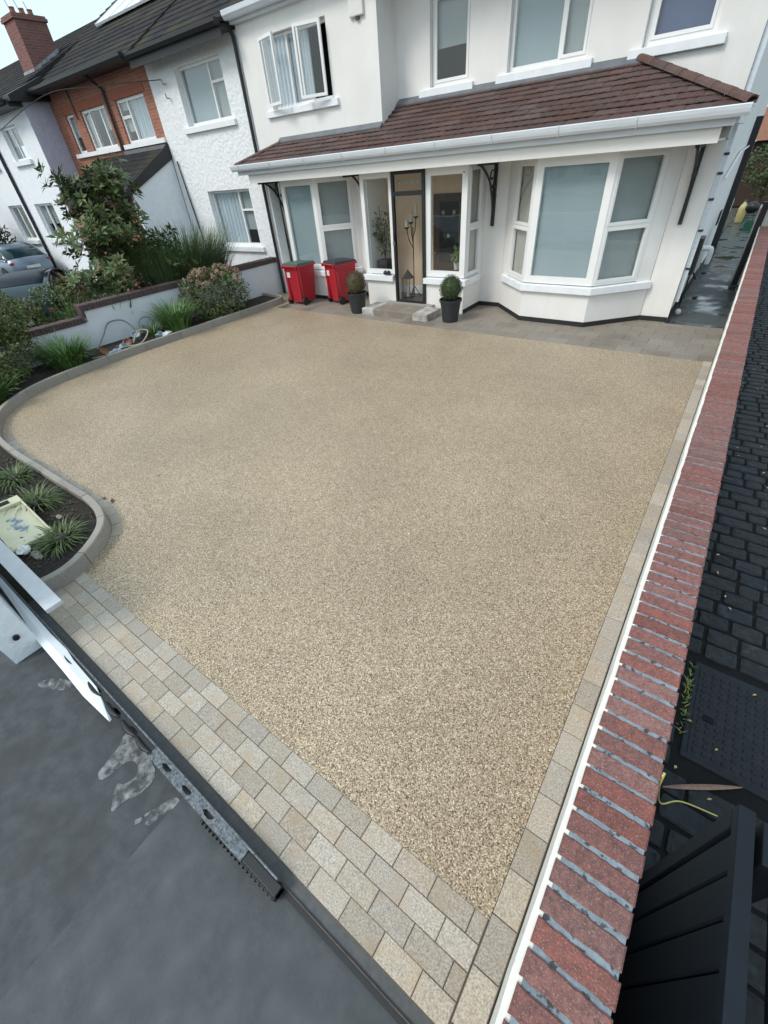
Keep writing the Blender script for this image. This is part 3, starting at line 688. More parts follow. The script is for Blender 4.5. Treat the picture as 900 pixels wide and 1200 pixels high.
fs += [(0, 1, 2, 3, 4), tuple(reversed(range(30, 35)))]
ws.add(vs, fs); tag(ws.build('plastic_trim', 'whitesheet', smooth=False), 'tapering white plastic trim lying on the black part of the slotted rail', 'trim')
# paint stains on the street (flat marks)
stn = MB()
def blot(poly, z=-0.0185):
    P = [Vector((x, y_, z)) for x, y_ in poly]; P = catmull(P+[P[0]], 4)[:-1]
    stn.add(P, [tuple(range(len(P)))])
blot([(-2.225, -0.36), (-2.17, -0.375), (-2.14, -0.31), (-2.13, -0.22), (-2.06, -0.19), (-2.0, -0.23), (-2.02, -0.30), (-2.06, -0.32), (-1.985, -0.39), (-1.935, -0.415), (-1.925, -0.34), (-1.88, -0.25), (-1.93, -0.14), (-2.29, -0.115), (-2.26, -0.22)])
blot([(-1.76, -0.31), (-1.69, -0.33), (-1.66, -0.22), (-1.62, -0.16), (-1.68, -0.15), (-1.72, -0.22)])
blot([(-1.78, -0.355), (-1.76, -0.375), (-1.745, -0.335), (-1.765, -0.33)])
blot([(-3.25, -0.33), (-3.2, -0.33), (-3.02, -0.24), (-3.0, -0.17), (-3.12, -0.2), (-3.22, -0.27)])
tag(stn.build('paint_stain', 'stain'), kind='structure')

# low white wall end with capping at the left front
fw = thing('front_wall', (-5, 0.05, 0), 'low white rendered front garden wall with grey-white capping beside the gate opening', 'wall')
MB().box(-11.6, -3.93, 0.012, 0.098, -0.05, 0.40).build('rendered_body', 'whiterender', fw)
MB().box(-11.6, -3.33, 0.004, 0.122, 0.401, 0.44).build('capping', mat('cap_grey', (0.56, 0.58, 0.60), (0.5, 0.52, 0.54), scale=7, rough=0.75, bump=0.2), fw, bevel=0.004)
MB().box(-11.6, -3.59, -0.36, -0.15, -0.05, 1.0).build('pillar_foot', 'whiterender', fw)
MB().tube([(-3.60, -0.24, 0.2), (-3.565, -0.24, 0.2)], 0.022, 10).build('fixing', 'black', fw)

# ------------------------------------------------------------------ windows
def window(par, p0, p1, z0, z1, cells, depth=0.0, ft=0.05, fd=0.07, frame='upvc', name='window', mull=0.05, back=0.09):
    """p0->p1 left to right seen from outside. cells: (u0,u1,w0,w1,kind,backing) as fractions of the clear opening."""
    d = Vector((p1[0]-p0[0], p1[1]-p0[1])); L = d.length; d.normalize(); n = Vector((d.y, -d.x))
    def bx(mb, u0, u1, o0, o1, w0, w1):   # o: outward offset
        q = [(u0, o1), (u1, o1), (u1, o0), (u0, o0)]
        pts = [(p0[0]+d.x*u+n.x*(o-depth), p0[1]+d.y*u+n.y*(o-depth)) for u, o in q]
        mb.hexa([(x, y, w0) for x, y in pts]+[(x, y, w1) for x, y in pts])
    fr = MB()
    bx(fr, 0, ft, -fd, 0, z0, z1); bx(fr, L-ft, L, -fd, 0, z0, z1); bx(fr, ft, L-ft, -fd, 0, z0, z0+ft); bx(fr, ft, L-ft, -fd, 0, z1-ft, z1)
    W, H = L-2*ft, z1-z0-2*ft
    U = sorted(set(round(c[0], 4) for c in cells if c[0] > 0))
    for u in U: bx(fr, ft+W*u-mull/2, ft+W*u+mull/2, -fd, -0.002, z0+ft, z1-ft)
    for c in cells:
        if c[2] > 0: bx(fr, ft+W*c[0]+(mull/2 if c[0] > 0 else 0), ft+W*c[1]-(mull/2 if c[1] < 1 else 0), -fd, -0.004, z0+ft+H*c[2]-mull/2, z0+ft+H*c[2]+mull/2)
    w = fr.build(name, frame, par)
    for c in cells:
        a0 = ft+W*c[0]+(mull/2 if c[0] > 0 else 0); a1 = ft+W*c[1]-(mull/2 if c[1] < 1 else 0)
        b0 = z0+ft+H*c[2]+(mull/2 if c[2] > 0 else 0); b1 = z0+ft+H*c[3]-(mull/2 if c[3] < 1 else 0)
        kind, bk = c[4], c[5]
        e = 0.0
        if kind == 'sash':
            sm = MB(); t = 0.038
            bx(sm, a0-0.008, a0+t, -0.05, 0.012, b0-0.008, b1+0.008); bx(sm, a1-t, a1+0.008, -0.05, 0.012, b0-0.008, b1+0.008)
            bx(sm, a0+t, a1-t, -0.05, 0.012, b0-0.008, b0+t); bx(sm, a0+t, a1-t, -0.05, 0.012, b1-t, b1+0.008)
            sm.build('sash', frame, w); e = t
        pm = MB(); g0 = -0.024
        bx(pm, a0+e-0.002, a1-e+0.002, g0-0.004, g0, b0+e-0.002, b1-e+0.002); pm.build('pane', 'glass', w)
        if bk and bk != 'open':
            km = MB()
            if bk == 'curtain':
                N = 60
                for k in range(N):
                    u0 = a0+(a1-a0)*k/N; u1 = a0+(a1-a0)*(k+1)/N; o = -back-0.012*math.sin(k*0.75+0.6*math.sin(k*0.31))
                    bx(km, u0, u1, o-0.02, o, b0-0.02, b1+0.02)
                km.build('curtain', 'curtain', w)
            elif bk == 'half':
                bm_ = b0+(b1-b0)*0.42
                bx(km, a0-0.02, a1+0.02, -back-0.01, -back, bm_, b1+0.02); km.build('blind', 'blindgrey', w)
                k2 = MB(); bx(k2, a0-0.02, a1+0.02, -back-0.52, -back-0.5, b0-0.1, bm_+0.1); k2.build('room_backing', 'room', w)
            elif bk == 'room':
                bx(km, a0-0.1, a1+0.1, -back-0.42, -back-0.4, b0-0.1, b1+0.1); km.build('room_backing', 'room', w)
            else:
                bx(km, a0-0.03, a1+0.03, -back-0.015, -back, b0-0.03, b1+0.03); km.build('blind', bk, w)
    return w

# ------------------------------------------------------------------ the cream house
H = thing('cream_house', (-6, 10.4, 0), 'cream rendered two storey house with brown tiled porch canopy and two bay windows', 'house')
def part(mb, name, m, par=None, **k): return mb.build(name, m, par or H, **k)
BAYR = [(-4.36, 10.45), (-3.49, 9.58), (-2.14, 9.55), (-1.28, 10.42)]
BAYL = [(-11.02, 10.4), (-10.33, 9.66), (-9.12, 9.64), (-8.36, 10.4)]
POR = [(-7.62, 10.4), (-7.62, 9.58), (-6.72, 9.58)]; POR2 = [(-5.86, 9.58), (-4.87, 9.58), (-4.87, 10.45)]
# ground floor walls under and between the windows
def sub(a, b, t0, t1): return ((a[0]+(b[0]-a[0])*t0, a[1]+(b[1]-a[1])*t0), (a[0]+(b[0]-a[0])*t1, a[1]+(b[1]-a[1])*t1))
for pts in (BAYR, BAYL, POR, POR2): part(MB().strip(pts, -0.2, 0.0, 0.0, 0.62), 'dwarf_wall', 'render')
for a, b in (((-11.15, 10.4), (-11.02, 10.4)), ((-8.36, 10.4), (-7.62, 10.4)), ((-4.87, 10.45), (-4.36, 10.45)), ((-1.28, 10.44), (-0.78, 10.44))):
    part(MB().seg(a, b, -0.35, 0.0, 0.0, 2.742), 'ground_wall', 'render')
# bay piers beside the sashes
for (a, b) in (sub(BAYR[2], BAYR[3], 0.765, 1.0), sub(BAYR[0], BAYR[1], 0, 0.295), sub(BAYL[2], BAYL[3], 0.865, 1.0), sub(POR2[1], POR2[2], 0.83, 1.0), ((-7.62, 10.4), (-7.62, 9.66))):
    part(MB().seg(a, b, -0.13, -0.002, 0.621, 2.742), 'bay_pier', 'render')
# plinth
def plin(pts, z=0.09): part(MB().strip(pts, 0.001, 0.012, 0.0, z), 'plinth', 'plinth')
plin(BAYL+[(-7.62, 10.4)]); plin(POR2[1:]+[(-4.87, 10.45), (-4.36, 10.45)][1:]+BAYR[1:]+[(-0.78, 10.43)])
# sills: one slab per bay
def sill(pts, z0=0.60, z1=0.735, o=0.07, name='sill'):
    P = [Vector(p) for p in pts]; outp = []
    ns = []
    for a, b in zip(P[:-1], P[1:]):
        d = (b-a).normalized(); ns.append(Vector((d.y, -d.x)))
    for i, p in enumerate(P):
        if i == 0: outp.append(p+ns[0]*o)
        elif i == len(P)-1: outp.append(p+ns[-1]*o)
        else:
            m_ = (ns[i-1]+ns[i]).normalized(); outp.append(p+m_*(o/max(0.4, m_.dot(ns[i]))))
    mb = MB()
    for i in range(len(P)-1):
        a, b = outp[i], outp[i+1]; c = P[i+1]-ns[i]*0.16; e = P[i]-ns[i]*0.16
        mb.hexa([(a.x, a.y, z0), (b.x, b.y, z0), (c.x, c.y, z0), (e.x, e.y, z0), (a.x, a.y, z1-0.02), (b.x, b.y, z1-0.02), (c.x, c.y, z1+0.006+0.001*i), (e.x, e.y, z1+0.006+0.001*i)])
    return part(mb, name, 'sill')
sill([sub(BAYR[0], BAYR[1], 0.12, 1)[0], BAYR[1], BAYR[2], sub(BAYR[2], BAYR[3], 0, 1.0)[1]])
sill([BAYL[0], BAYL[1], BAYL[2], sub(BAYL[2], BAYL[3], 0, 0.95)[1]])
sill([(-7.62, 10.2), POR[1], (-6.78, 9.58)]); sill([(-5.9, 9.58), POR2[1], (-4.87, 10.3)])
ZT = 2.72
# right bay
window(H, *sub(BAYR[1], BAYR[2], 0.0, 1.0), 0.745, ZT, [(0, 1, 0, 1, 'fixed', 'blind')], ft=0.125)
window(H, *sub(BAYR[2], BAYR[3], 0.0, 0.76), 0.745, ZT, [(0, 1, 0, 0.475, 'sash', 'blindgrey'), (0, 1, 0.475, 1, 'sash', 'blindgrey')], ft=0.055)
window(H, *sub(BAYR[0], BAYR[1], 0.30, 1.0), 0.745, ZT, [(0, 1, 0, 0.475, 'sash', 'creamblind'), (0, 1, 0.475, 1, 'sash', 'creamblind')], ft=0.06)
# left bay
window(H, *sub(BAYL[1], BAYL[2], 0.0, 1.0), 0.745, ZT, [(0, 1, 0, 1, 'fixed', 'blind')], ft=0.125)
window(H, *sub(BAYL[2], BAYL[3], 0.0, 0.86), 0.745, ZT, [(0, 1, 0, 0.475, 'sash', 'blindgrey'), (0, 1, 0.475, 1, 'sash', 'blindgrey')], ft=0.06)
window(H, *sub(BAYL[0], BAYL[1], 0.0, 1.0), 0.745, ZT, [(0, 1, 0, 1, 'fixed', 'blindgrey')], ft=0.06)
# porch glazing
window(H, (-7.62, 9.58), (-6.722, 9.58), 0.745, ZT, [(0, 1, 0, 1, 'fixed', None)], ft=0.10)
window(H, (-5.858, 9.58), (-4.87, 9.58), 0.745, ZT, [(0, 1, 0, 1, 'fixed', None)], ft=0.125)
window(H, *sub(POR2[1], POR2[2], 0.085, 0.825), 0.745, ZT, [(0, 1, 0, 0.475, 'sash', 'creamblind'), (0, 1, 0.475, 1, 'sash', 'creamblind')], ft=0.05)
# front door: dark frame, leaf with a clear pane and a toplight
fd = MB()
fd.box(-6.715, -6.655, 9.53, 9.60, 0.15, 2.72); fd.box(-5.925, -5.865, 9.53, 9.60, 0.15, 2.72); fd.box(-6.654, -5.926, 9.53, 9.60, 2.66, 2.72); fd.box(-6.654, -5.926, 9.53, 9.60, 2.29, 2.37)
fd.box(-6.654, -5.926, 9.53, 9.60, 0.15, 0.20)
dr = part(fd, 'porch_door', 'black')
MB().box(-6.65, -5.93, 9.562, 9.566, 0.2, 2.29).build('pane', 'glass', dr); MB().box(-6.65, -5.93, 9.562, 9.566, 2.37, 2.66).build('toplight', 'glass', dr)
hm = MB(); hm.box(-6.70, -6.665, 9.505, 9.529, 1.46, 1.60); hm.build('handle', 'black', dr)
MB().box(-6.71, -6.668, 9.50, 9.529, 1.36, 1.455).build('lock', 'steel', dr)
fo = MB()   # hanging motif in the toplight
for i in range(4): fo.blob((-6.52+i*0.15, 9.60, 2.52), (0.035, 0.012, 0.035), 6, 4)
fo.build('toplight_motif', 'greyplastic', dr)
# hall inside the porch
ha = MB(); ha.box(-7.5, -6.13, 10.42, 10.46, 0.15, 2.72); part(ha, 'hall_wall', 'hall')
ha = MB(); ha.box(-7.52, -4.9, 9.61, 10.42, 0.10, 0.152); part(ha, 'hall_floor', 'hallfloor')
ha = MB(); ha.box(-7.5, -6.13, 10.405, 10.419, 0.155, 0.34); part(ha, 'skirting', 'sill')
dd = part(MB().box(-6.12, -5.3, 10.36, 10.42, 0.155, 2.25), 'inner_door', 'doorwood')
MB().box(-5.95, -5.47, 10.35, 10.359, 0.9, 2.1).build('door_glass', 'room', dd)
MB().blob((-6.05, 10.33, 1.1), (0.025, 0.025, 0.025), 8, 6).build('knob', 'steel', dd)
for i, (x, z) in enumerate([(-5.85, 1.9), (-5.57, 1.9), (-5.71, 1.45)]):
    mb = MB()
    for k in range(6):
        a = k*math.pi/3; mb.tube([(x, 10.345, z), (x+0.05*math.cos(a), 10.345, z+0.05*math.sin(a))], 0.006, 5)
    mb.build('door_ornament', 'steel', dd)
ha = MB(); ha.box(-5.295, -4.9, 10.40, 10.46, 0.155, 2.72); ha.box(-6.12, -5.296, 10.40, 10.46, 2.251, 2.72); part(ha, 'hall_panel', 'hall')
sc_ = MB(); sc_.box(-4.945, -4.90, 9.50, 9.53, 2.54, 2.66); sc = part(sc_, 'security_camera', 'sill', bevel=0.008)
MB().lathe([(0.014, 0), (0.014, 0.012)], (0, 0, 0), 10)
MB().blob((-4.922, 9.498, 2.62), (0.013, 0.008, 0.02), 8, 6).build('lens', 'black', sc)
# doorstep
ds = part(MB().cbox(-6.85, -5.72, 8.72, 9.36, 0.0, 0.15, 0.01), 'doorstep', mat('step_stone', (0.24, 0.2, 0.165), (0.19, 0.16, 0.13), scale=9, rough=0.7, c3=(0.30, 0.26, 0.22), s3=3))
MB().box(-6.95, -5.62, 9.361, 9.62, 0.0, 0.149).build('threshold', M['kerb'], ds)
pale = mat('pale_step_patch', (0.5, 0.5, 0.48), (0.28, 0.25, 0.21), scale=5, rough=0.8)
MB().cbox(-7.2, -6.852, 8.72, 9.36, 0.0, 0.149, 0.01).build('pale_corner', pale, ds); MB().cbox(-5.718, -5.32, 8.72, 9.36, 0.0, 0.149, 0.01).build('pale_corner', pale, ds)
# upper storey
ZE = 5.75
UL = [(0.77, 2.69, 4.06, 5.25)]
uw = MB(); uw.wall((-11.05, 9.85), (-7.07, 9.85), 2.95, ZE, UL, 0.3); part(uw, 'gable_wall', 'render')
uw = MB(); uw.wall((-7.072, 10.151), (-7.072, 10.5), 2.95, ZE, [], 0.29); part(uw, 'return_wall', 'render')
RH = [(-6.29, -5.43, 3.99, 5.25), (-4.64, -3.22, 3.99, 5.25), (-2.37, -1.37, 3.97, 5.25)]
uw = MB(); uw.wall((-7.37, 10.5), (-0.78, 10.5), 2.76, ZE, [(a+7.37, b+7.37, c, d) for a, b, c, d in RH], 0.3); part(uw, 'upper_wall', 'render')
uw = MB(); uw.wall((-0.782, 10.801), (-0.782, 20), 0.0, ZE, [], 0.3); part(uw, 'side_wall', 'render')
uw = MB(); uw.box(-0.782, -0.77, 10.5, 19.9, 0.0, 0.22); part(uw, 'side_plinth', 'plinth')
# dark rooms behind the upper windows (real interior boxes)
for (a, b, c, d, yw) in [(*x, 10.5) for x in RH]+[(-10.28, -8.36, 4.06, 5.25, 9.85)]:
    rm = MB(); rm.box(a-0.3, b+0.3, yw+0.9, yw+0.95, c-0.3, d+0.3); rm.box(a-0.35, a-0.3, yw+0.31, yw+0.95, c-0.3, d+0.3); rm.box(b+0.3, b+0.35, yw+0.31, yw+0.95, c-0.3, d+0.3)
    rm.box(a-0.3, b+0.3, yw+0.31, yw+0.9, c-0.35, c-0.3); rm.box(a-0.3, b+0.3, yw+0.31, yw+0.9, d+0.3, d+0.35); part(rm, 'room', 'room')
window(H, (-6.285, 10.5), (-5.435, 10.5), 3.995, 5.245, [(0, 1, 0, 1, 'sash', 'half')], depth=0.10, ft=0.06)
window(H, (-4.635, 10.5), (-3.225, 10.5), 3.995, 5.245, [(0, 0.66, 0, 1, 'fixed', 'blind'), (0.66, 1, 0, 1, 'sash', 'blindgrey')], depth=0.10, ft=0.06)
window(H, (-2.365, 10.5), (-1.375, 10.5), 3.975, 5.245, [(0, 1, 0, 1, 'sash', 'blueblind')], depth=0.10, ft=0.085)
# open casements on the gable
def box_frame(mb, p, a, u0, u1, w0, w1, t=0.045, dp=0.05):
    d = Vector((math.cos(a), math.sin(a))); n = Vector((d.y, -d.x))
    def b(x0, x1, z0, z1, o0=0, o1=dp):
        q = [(x0, o1), (x1, o1), (x1, o0), (x0, o0)]; P = [(p[0]+d.x*u+n.x*o, p[1]+d.y*u+n.y*o) for u, o in q]
        mb.hexa([(x, y, z0) for x, y in P]+[(x, y, z1) for x, y in P])
    return b
wl = window(H, (-10.275, 9.85), (-8.365, 9.85), 4.065, 5.245, [(0.32, 0.66, 0, 1, 'fixed', 'curtain')], depth=0.12, ft=0.05)
fm = MB()
b = box_frame(fm, (-8.365-0.02, 9.73), 0, 0, 0, 0, 0)
fm.box(-9.10, -9.05, 9.735, 9.80, 4.115, 5.195); part(fm, 'mullion', 'upvc', wl)
for (px, ang, Lw, tname) in ((-10.235, R_(-14), 0.60, 'l'), (-8.405, R_(180+14), 0.64, 'r')):
    mb = MB(); b = box_frame(mb, (px, 9.745), ang, 0, 0, 0, 0)
    o = (0.0, 0.05) if tname == 'l' else (-0.05, 0.0)
    b(0, 0.05, 4.10, 5.21, *o); b(Lw-0.05, Lw, 4.10, 5.21, *o); b(0.05, Lw-0.05, 4.10, 4.15, *o); b(0.05, Lw-0.05, 5.16, 5.21, *o)
    ss = part(mb, 'open_sash', 'upvc', wl)
    mb = MB(); b = box_frame(mb, (px, 9.745), ang, 0, 0, 0, 0); b(0.05, Lw-0.05, 4.15, 5.16, o[0]+0.02, o[0]+0.026); part(mb, 'pane', 'glass', wl)
mb = MB()
for k in range(36): mb.box(-10.2+k*0.015, -10.2+(k+1)*0.015, 9.97+0.012*math.sin(k*0.8), 9.99+0.012*math.sin(k*0.8), 4.1, 5.2)
part(mb, 'curtain', 'curtain', wl)
for (a, b, z, yw) in [(-6.52, -5.3, 3.85, 10.5), (-4.82, -3.1, 3.85, 10.5), (-2.54, -1.22, 3.85, 10.5), (-10.49, -8.19, 3.925, 9.85)]:
    mb = MB(); mb.hexa([(a, yw-0.07, z), (b, yw-0.07, z), (b, yw+0.14, z), (a, yw+0.14, z), (a, yw-0.07, z+0.115), (b, yw-0.07, z+0.115), (b, yw+0.14, z+0.14), (a, yw+0.14, z+0.14)])
    part(mb, 'sill', 'sill', bevel=0.006)
al = part(MB().box(-7.70, -7.35, 9.79, 9.849, 5.09, 5.42), 'alarm_box', 'fascia', bevel=0.02)
MB().box(-7.55, -7.47, 9.8, 9.84, 5.05, 5.088).build('sounder', 'darklid', al)
# canopy roof
def zr(y): return 3.145+(y-9.18)*0.548
xr = lambda y: -0.60-(y-9.18)*1.36
xl = lambda y: -11.28+(y-9.18)*1.85
deck = MB()
deck.add([(-11.28, 9.18, 3.10), (-0.6, 9.18, 3.10), (xr(10.5), 10.5, zr(10.5)-0.045), (-7.07, 10.5, zr(10.5)-0.045), (-7.07, 9.85, zr(9.85)-0.045), (xl(9.85), 9.85, zr(9.85)-0.045)], [(0, 1, 2, 3, 4, 5)])
deck.add([(-0.6, 9.18, 3.10), (-0.55, 10.5, 3.10), (xr(10.5), 10.5, zr(10.5)-0.045)], [(0, 1, 2)])
deck.add([(-11.28, 9.18, 3.10), (xl(9.85), 9.85, zr(9.85)-0.045), (-11.28, 9.85, 3.10)], [(0, 1, 2)])
deck.box(-11.2, -0.62, 9.30, 9.83, 3.02, 3.09); deck.box(-7.06, -0.62, 9.831, 10.49, 3.02, 3.09)
rf = part(deck, 'canopy_roof', 'darktile')
NC = 10; dy = (10.47-9.13)/NC; tq = random.Random(21); tsrc = None; TW = 0.335
slope = math.atan(0.548)
def tile_mb(L):
    mb = MB(); D = dy+0.05
    # profile along slope: butt thick, head thin; slight rolls across the width
    n = 6; vs = []; fs = []
    for k in range(n+1):
        x = L*k/n; r = 0.006*(0.5-0.5*math.cos(2*math.pi*k/3)) if L > 0.3 else 0
        vs += [(x, 0, 0.020+r), (x, 0, 0.034+r), (x, 0.008, 0.040+r), (x, D, zr(9.18+D)-zr(9.18)+0.0005+r)]
        if k:
            i = 4*k
            for j in range(3): fs.append((i-4+j, i+j, i+j+1, i-4+j+1))
    fs += [(0, 1, 2, 3), (4*n+3, 4*n+2, 4*n+1, 4*n)]
    return mb.add(vs, fs)
for c in range(NC):
    y0 = 9.13+dy*c; left = xl(y0) if y0 < 9.80 else -7.07; rgt = xr(y0)+0.04
    x = left-(TW*0.5 if c % 2 else 0)
    while x < rgt:
        a = max(x, left); b = min(x+TW-0.004, rgt); L = b-a
        if L > 0.05:
            if L > TW-0.006 and tsrc is not None: o = inst(tsrc, rf, (0, 0, 0))
            else:
                o = tile_mb(L).build('roof_tile', 'tile', rf, off=Vector((0, 0, 0)))
                if L > TW-0.006: tsrc = o
            o.location = (a+6, y0-10.4, zr(y0)-0.035+tq.uniform(-0.003, 0.004))
        x += TW
# hip tiles
def hip(p0, p1, n, r=0.088, m='hip'):
    p0, p1 = Vector(p0), Vector(p1); d = (p1-p0)
    for k in range(n):
        a = p0+d*(k/n)-d.normalized()*0.02; b = p0+d*((k+1)/n); u = Vector((0, 0, 1)); s_ = d.cross(u).normalized(); u = s_.cross(d).normalized()
        rings = []
        for P, rr in ((a, r*1.06), (b, r*0.98)):
            rings.append([P+s_*math.cos(t)*rr+u*(math.sin(t)*rr*0.8-0.02) for t in [math.pi*j/6 for j in range(7)]]+[P+s_*math.cos(t)*rr*0.8+u*(math.sin(t)*rr*0.6-0.02) for t in [math.pi*j/6 for j in range(6, -1, -1)]])
        mb = MB(); mb.loft(rings); mb.build('hip_tile', m, rf, smooth=False)
hip((-0.56, 9.14, zr(9.14)+0.02), (xr(10.46), 10.46, zr(10.46)+0.02), 7)
hip((-11.28, 9.16, zr(9.16)+0.0), (xl(9.84), 9.84, zr(9.84)+0.0), 4, 0.055)
fl = MB(); fl.hexa([(xr(10.4), 10.36, zr(10.36)+0.02), (-7.05, 10.36, zr(10.36)+0.02), (-7.05, 10.36, zr(10.36)+0.0), (xr(10.4), 10.36, zr(10.36)+0.0), (xr(10.4), 10.496, zr(10.48)+0.05), (-7.05, 10.496, zr(10.48)+0.05), (-7.05, 10.49, zr(10.36)), (xr(10.4), 10.49, zr(10.36))])
part(fl, 'flashing', 'lead')
fl = MB(); fl.hexa([(xl(9.75), 9.74, zr(9.74)+0.02), (-7.06, 9.74, zr(9.74)+0.02), (-7.06, 9.74, zr(9.74)), (xl(9.75), 9.74, zr(9.74)), (xl(9.75), 9.846, zr(9.84)+0.05), (-7.06, 9.846, zr(9.84)+0.05), (-7.06, 9.84, zr(9.74)), (xl(9.75), 9.84, zr(9.74))])
part(fl, 'flashing', 'lead')
gu = MB(); gu.prism_x([(9.20, 2.985), (9.10, 2.985), (9.075, 3.02), (9.06, 3.06), (9.05, 3.10), (9.062, 3.112), (9.075, 3.10), (9.085, 3.05), (9.19, 3.03), (9.20, 3.10)], -11.42, -0.52)
gt = part(gu, 'gutter', 'gutter')
for k in range(9): MB().prism_x([(9.201, 2.975), (9.095, 2.975), (9.065, 3.02), (9.042, 3.07), (9.04, 3.116), (9.07, 3.118), (9.201, 3.09)], -1.9-k*1.15, -1.885-k*1.15).build('gutter_clip', 'gutter', gt)
part(MB().box(-11.34, -0.66, 9.21, 9.24, 2.90, 3.06), 'fascia_board', 'gutter')
part(MB().box(-11.02, -0.80, 9.27, 9.31, 2.725, 2.95), 'beam_board', 'fascia')
part(MB().box(-11.02, -0.80, 9.311, 10.40, 2.745, 2.77), 'soffit', 'fascia')
part(MB().box(-0.83, -0.62, 9.24, 10.49, 2.92, 3.05), 'side_board', 'gutter')
# curved iron brackets under the canopy
def bracket(x, yw, z0=1.63, reach=0.85, name='canopy_bracket'):
    mb = MB(); mb.box(x-0.03, x+0.03, yw-0.07, yw-0.001, z0, 2.744); mb.box(x-0.03, x+0.03, yw-reach, yw-0.071, 2.685, 2.744)
    o = part(mb, name, 'blackiron')
    P = [(x, yw-0.05, z0+0.12), (x, yw-0.12, z0+0.45), (x, yw-0.30, z0+0.78), (x, yw-0.55, z0+0.96), (x, yw-reach+0.1, z0+1.06)]
    MB().tube(catmull(P, 6), 0.024, 8).build('brace', 'blackiron', o, smooth=True)
    sc = []
    for k in range(15):
        t = k/14*4.6; r = 0.105*(1-0.16*t/1.0*0.9); sc.append((x, yw-0.21+r*math.cos(t+1.2), z0+0.87+r*math.sin(t+1.2)))
    MB().tube(sc, 0.014, 6).build('scroll', 'blackiron', o, smooth=True)
    MB().blob((x, yw-0.10, z0+0.7), (0.045, 0.04, 0.045), 8, 6).build('boss', 'blackiron', o)
    return o
bracket(-1.07, 10.45); bracket(-4.66, 10.45); bracket(-8.05, 10.4, 1.75); bracket(-11.0, 10.38, 1.70)
# downpipes, main gutter and roof
part(MB().tube([(-11.17, 9.83, 0.0), (-11.17, 9.83, 5.4), (-11.17, 9.65, 5.62)], 0.042, 10), 'downpipe', 'black')
part(MB().prism_x([(9.72, 5.60), (9.60, 5.60), (9.55, 5.66), (9.54, 5.74), (9.72, 5.74)], -11.1, -6.95), 'eaves_gutter', 'gutter')
part(MB().box(-11.1, -6.95, 9.73, 9.849, 5.55, 5.75), 'eaves_board', 'gutter')
part(MB().prism_x([(9.6, 5.75), (14.5, 8.6), (19.9, 5.75)], -11.1, -0.5), 'main_roof', 'darktile')
sp_ = MB(); sp_.box(-0.765, -0.70, 10.56, 10.63, 0.35, 5.6); dp = part(sp_, 'downpipe', 'gutter')
for z in (0.9, 1.5, 1.95, 2.3, 2.55): MB().box(-0.767, -0.692, 10.55, 10.64, z, z+0.035).build('pipe_clip', 'darklid', dp)
sb2 = MB(); sb2.box(-0.77, -0.68, 11.3, 11.72, 0.68, 1.30); mb_ = part(sb2, 'meter_box', 'black', bevel=0.01)
part(MB().tube([(-0.72, 11.5, 0.70), (-0.72, 11.5, 0.1), (-0.72, 11.45, 0.03)], 0.016, 8), 'cable', 'black')
part(MB().tube(catmull([(-0.70, 11.6, 0.70), (-0.62, 11.9, 0.5), (-0.60, 12.5, 0.48), (-0.68, 13.0, 0.60)], 6), 0.014, 6), 'hose_loop', 'black')
part(MB().tube(catmull([(-0.76, 13.2, 0.86), (-0.62, 13.2, 0.86), (-0.58, 13.2, 0.80), (-0.58, 13.2, 0.55)], 5), 0.055, 10), 'waste_pipe', 'sill', smooth=True)
part(MB().tube([(-0.73, 12.2, 2.15), (-0.73, 14.3, 2.5), (-0.73, 19.5, 2.62)], 0.02, 6), 'pipe_run', 'fascia')
part(MB().box(-0.77, -0.66, 17.0, 17.6, 1.12, 1.42), 'vent_box', 'sill'); part(MB().box(-0.77, -0.755, 15.3, 15.75, 1.05, 1.35), 'vent_slot', 'black')
part(MB().box(-0.78, -0.64, 16.6, 16.8, 0.0, 3.1), 'rear_corner_pipe', 'black')
part(MB().blob((-0.68, 11.05, 0.05), (0.06, 0.06, 0.06), 8, 6), 'gully_cover', 'sill')

# ------------------------------------------------------------------ terrace to the left
def stepped_roof(par, x0, x1, ye, ze, yr, zr_, n, m='darktile', name='roof', th=0.03):
    mb = MB(); prof = []
    for k in range(n):
        y0 = ye+(yr-ye)*k/n; y1 = ye+(yr-ye)*(k+1)/n; z0 = ze+(zr_-ze)*k/n; z1 = ze+(zr_-ze)*(k+1)/n
        prof += [(y0, z0), (y0, z0+th), (y1, z1+th*0.15)]
    back = [(yr+(yr-ye), ze), (ye+0.3, ze-0.02)]
    mb.prism_x(list(reversed(prof+[(yr, zr_)]+back)), x0, x1)
    return mb.build(name, m, par)
RY, RZ, EY, EZ = 14.3, 8.45, 9.45, 5.60
# pebbledashed house next door
N1 = thing('pebbledash_house', (-13, 9.9, 0), 'white rough-rendered terraced house beside the cream house, with black gutter', 'house')
mb = MB(); mb.wall((-15.12, 9.9), (-11.05, 9.9), -0.05, 5.62, [(1.27, 3.21, 4.08, 5.25), (1.31, 3.24, 1.22, 2.62)], 0.3); mb.build('front_wall', 'pebble', N1)
cl = lambda: [(0, 0.66, 0, 1, 'fixed', 'blind'), (0.66, 1, 0, 0.66, 'fixed', 'blindgrey'), (0.66, 1, 0.66, 1, 'fixed', 'blindgrey')]
cl2 = lambda: [(0, 0.66, 0, 1, 'fixed', 'curtain'), (0.66, 1, 0, 0.66, 'fixed', 'half'), (0.66, 1, 0.66, 1, 'fixed', 'blindgrey')]
window(N1, (-13.845, 9.9), (-11.915, 9.9), 4.085, 5.245, cl(), depth=0.14, ft=0.06)
window(N1, (-13.805, 9.9), (-11.885, 9.9), 1.225, 2.615, cl2(), depth=0.14, ft=0.06)
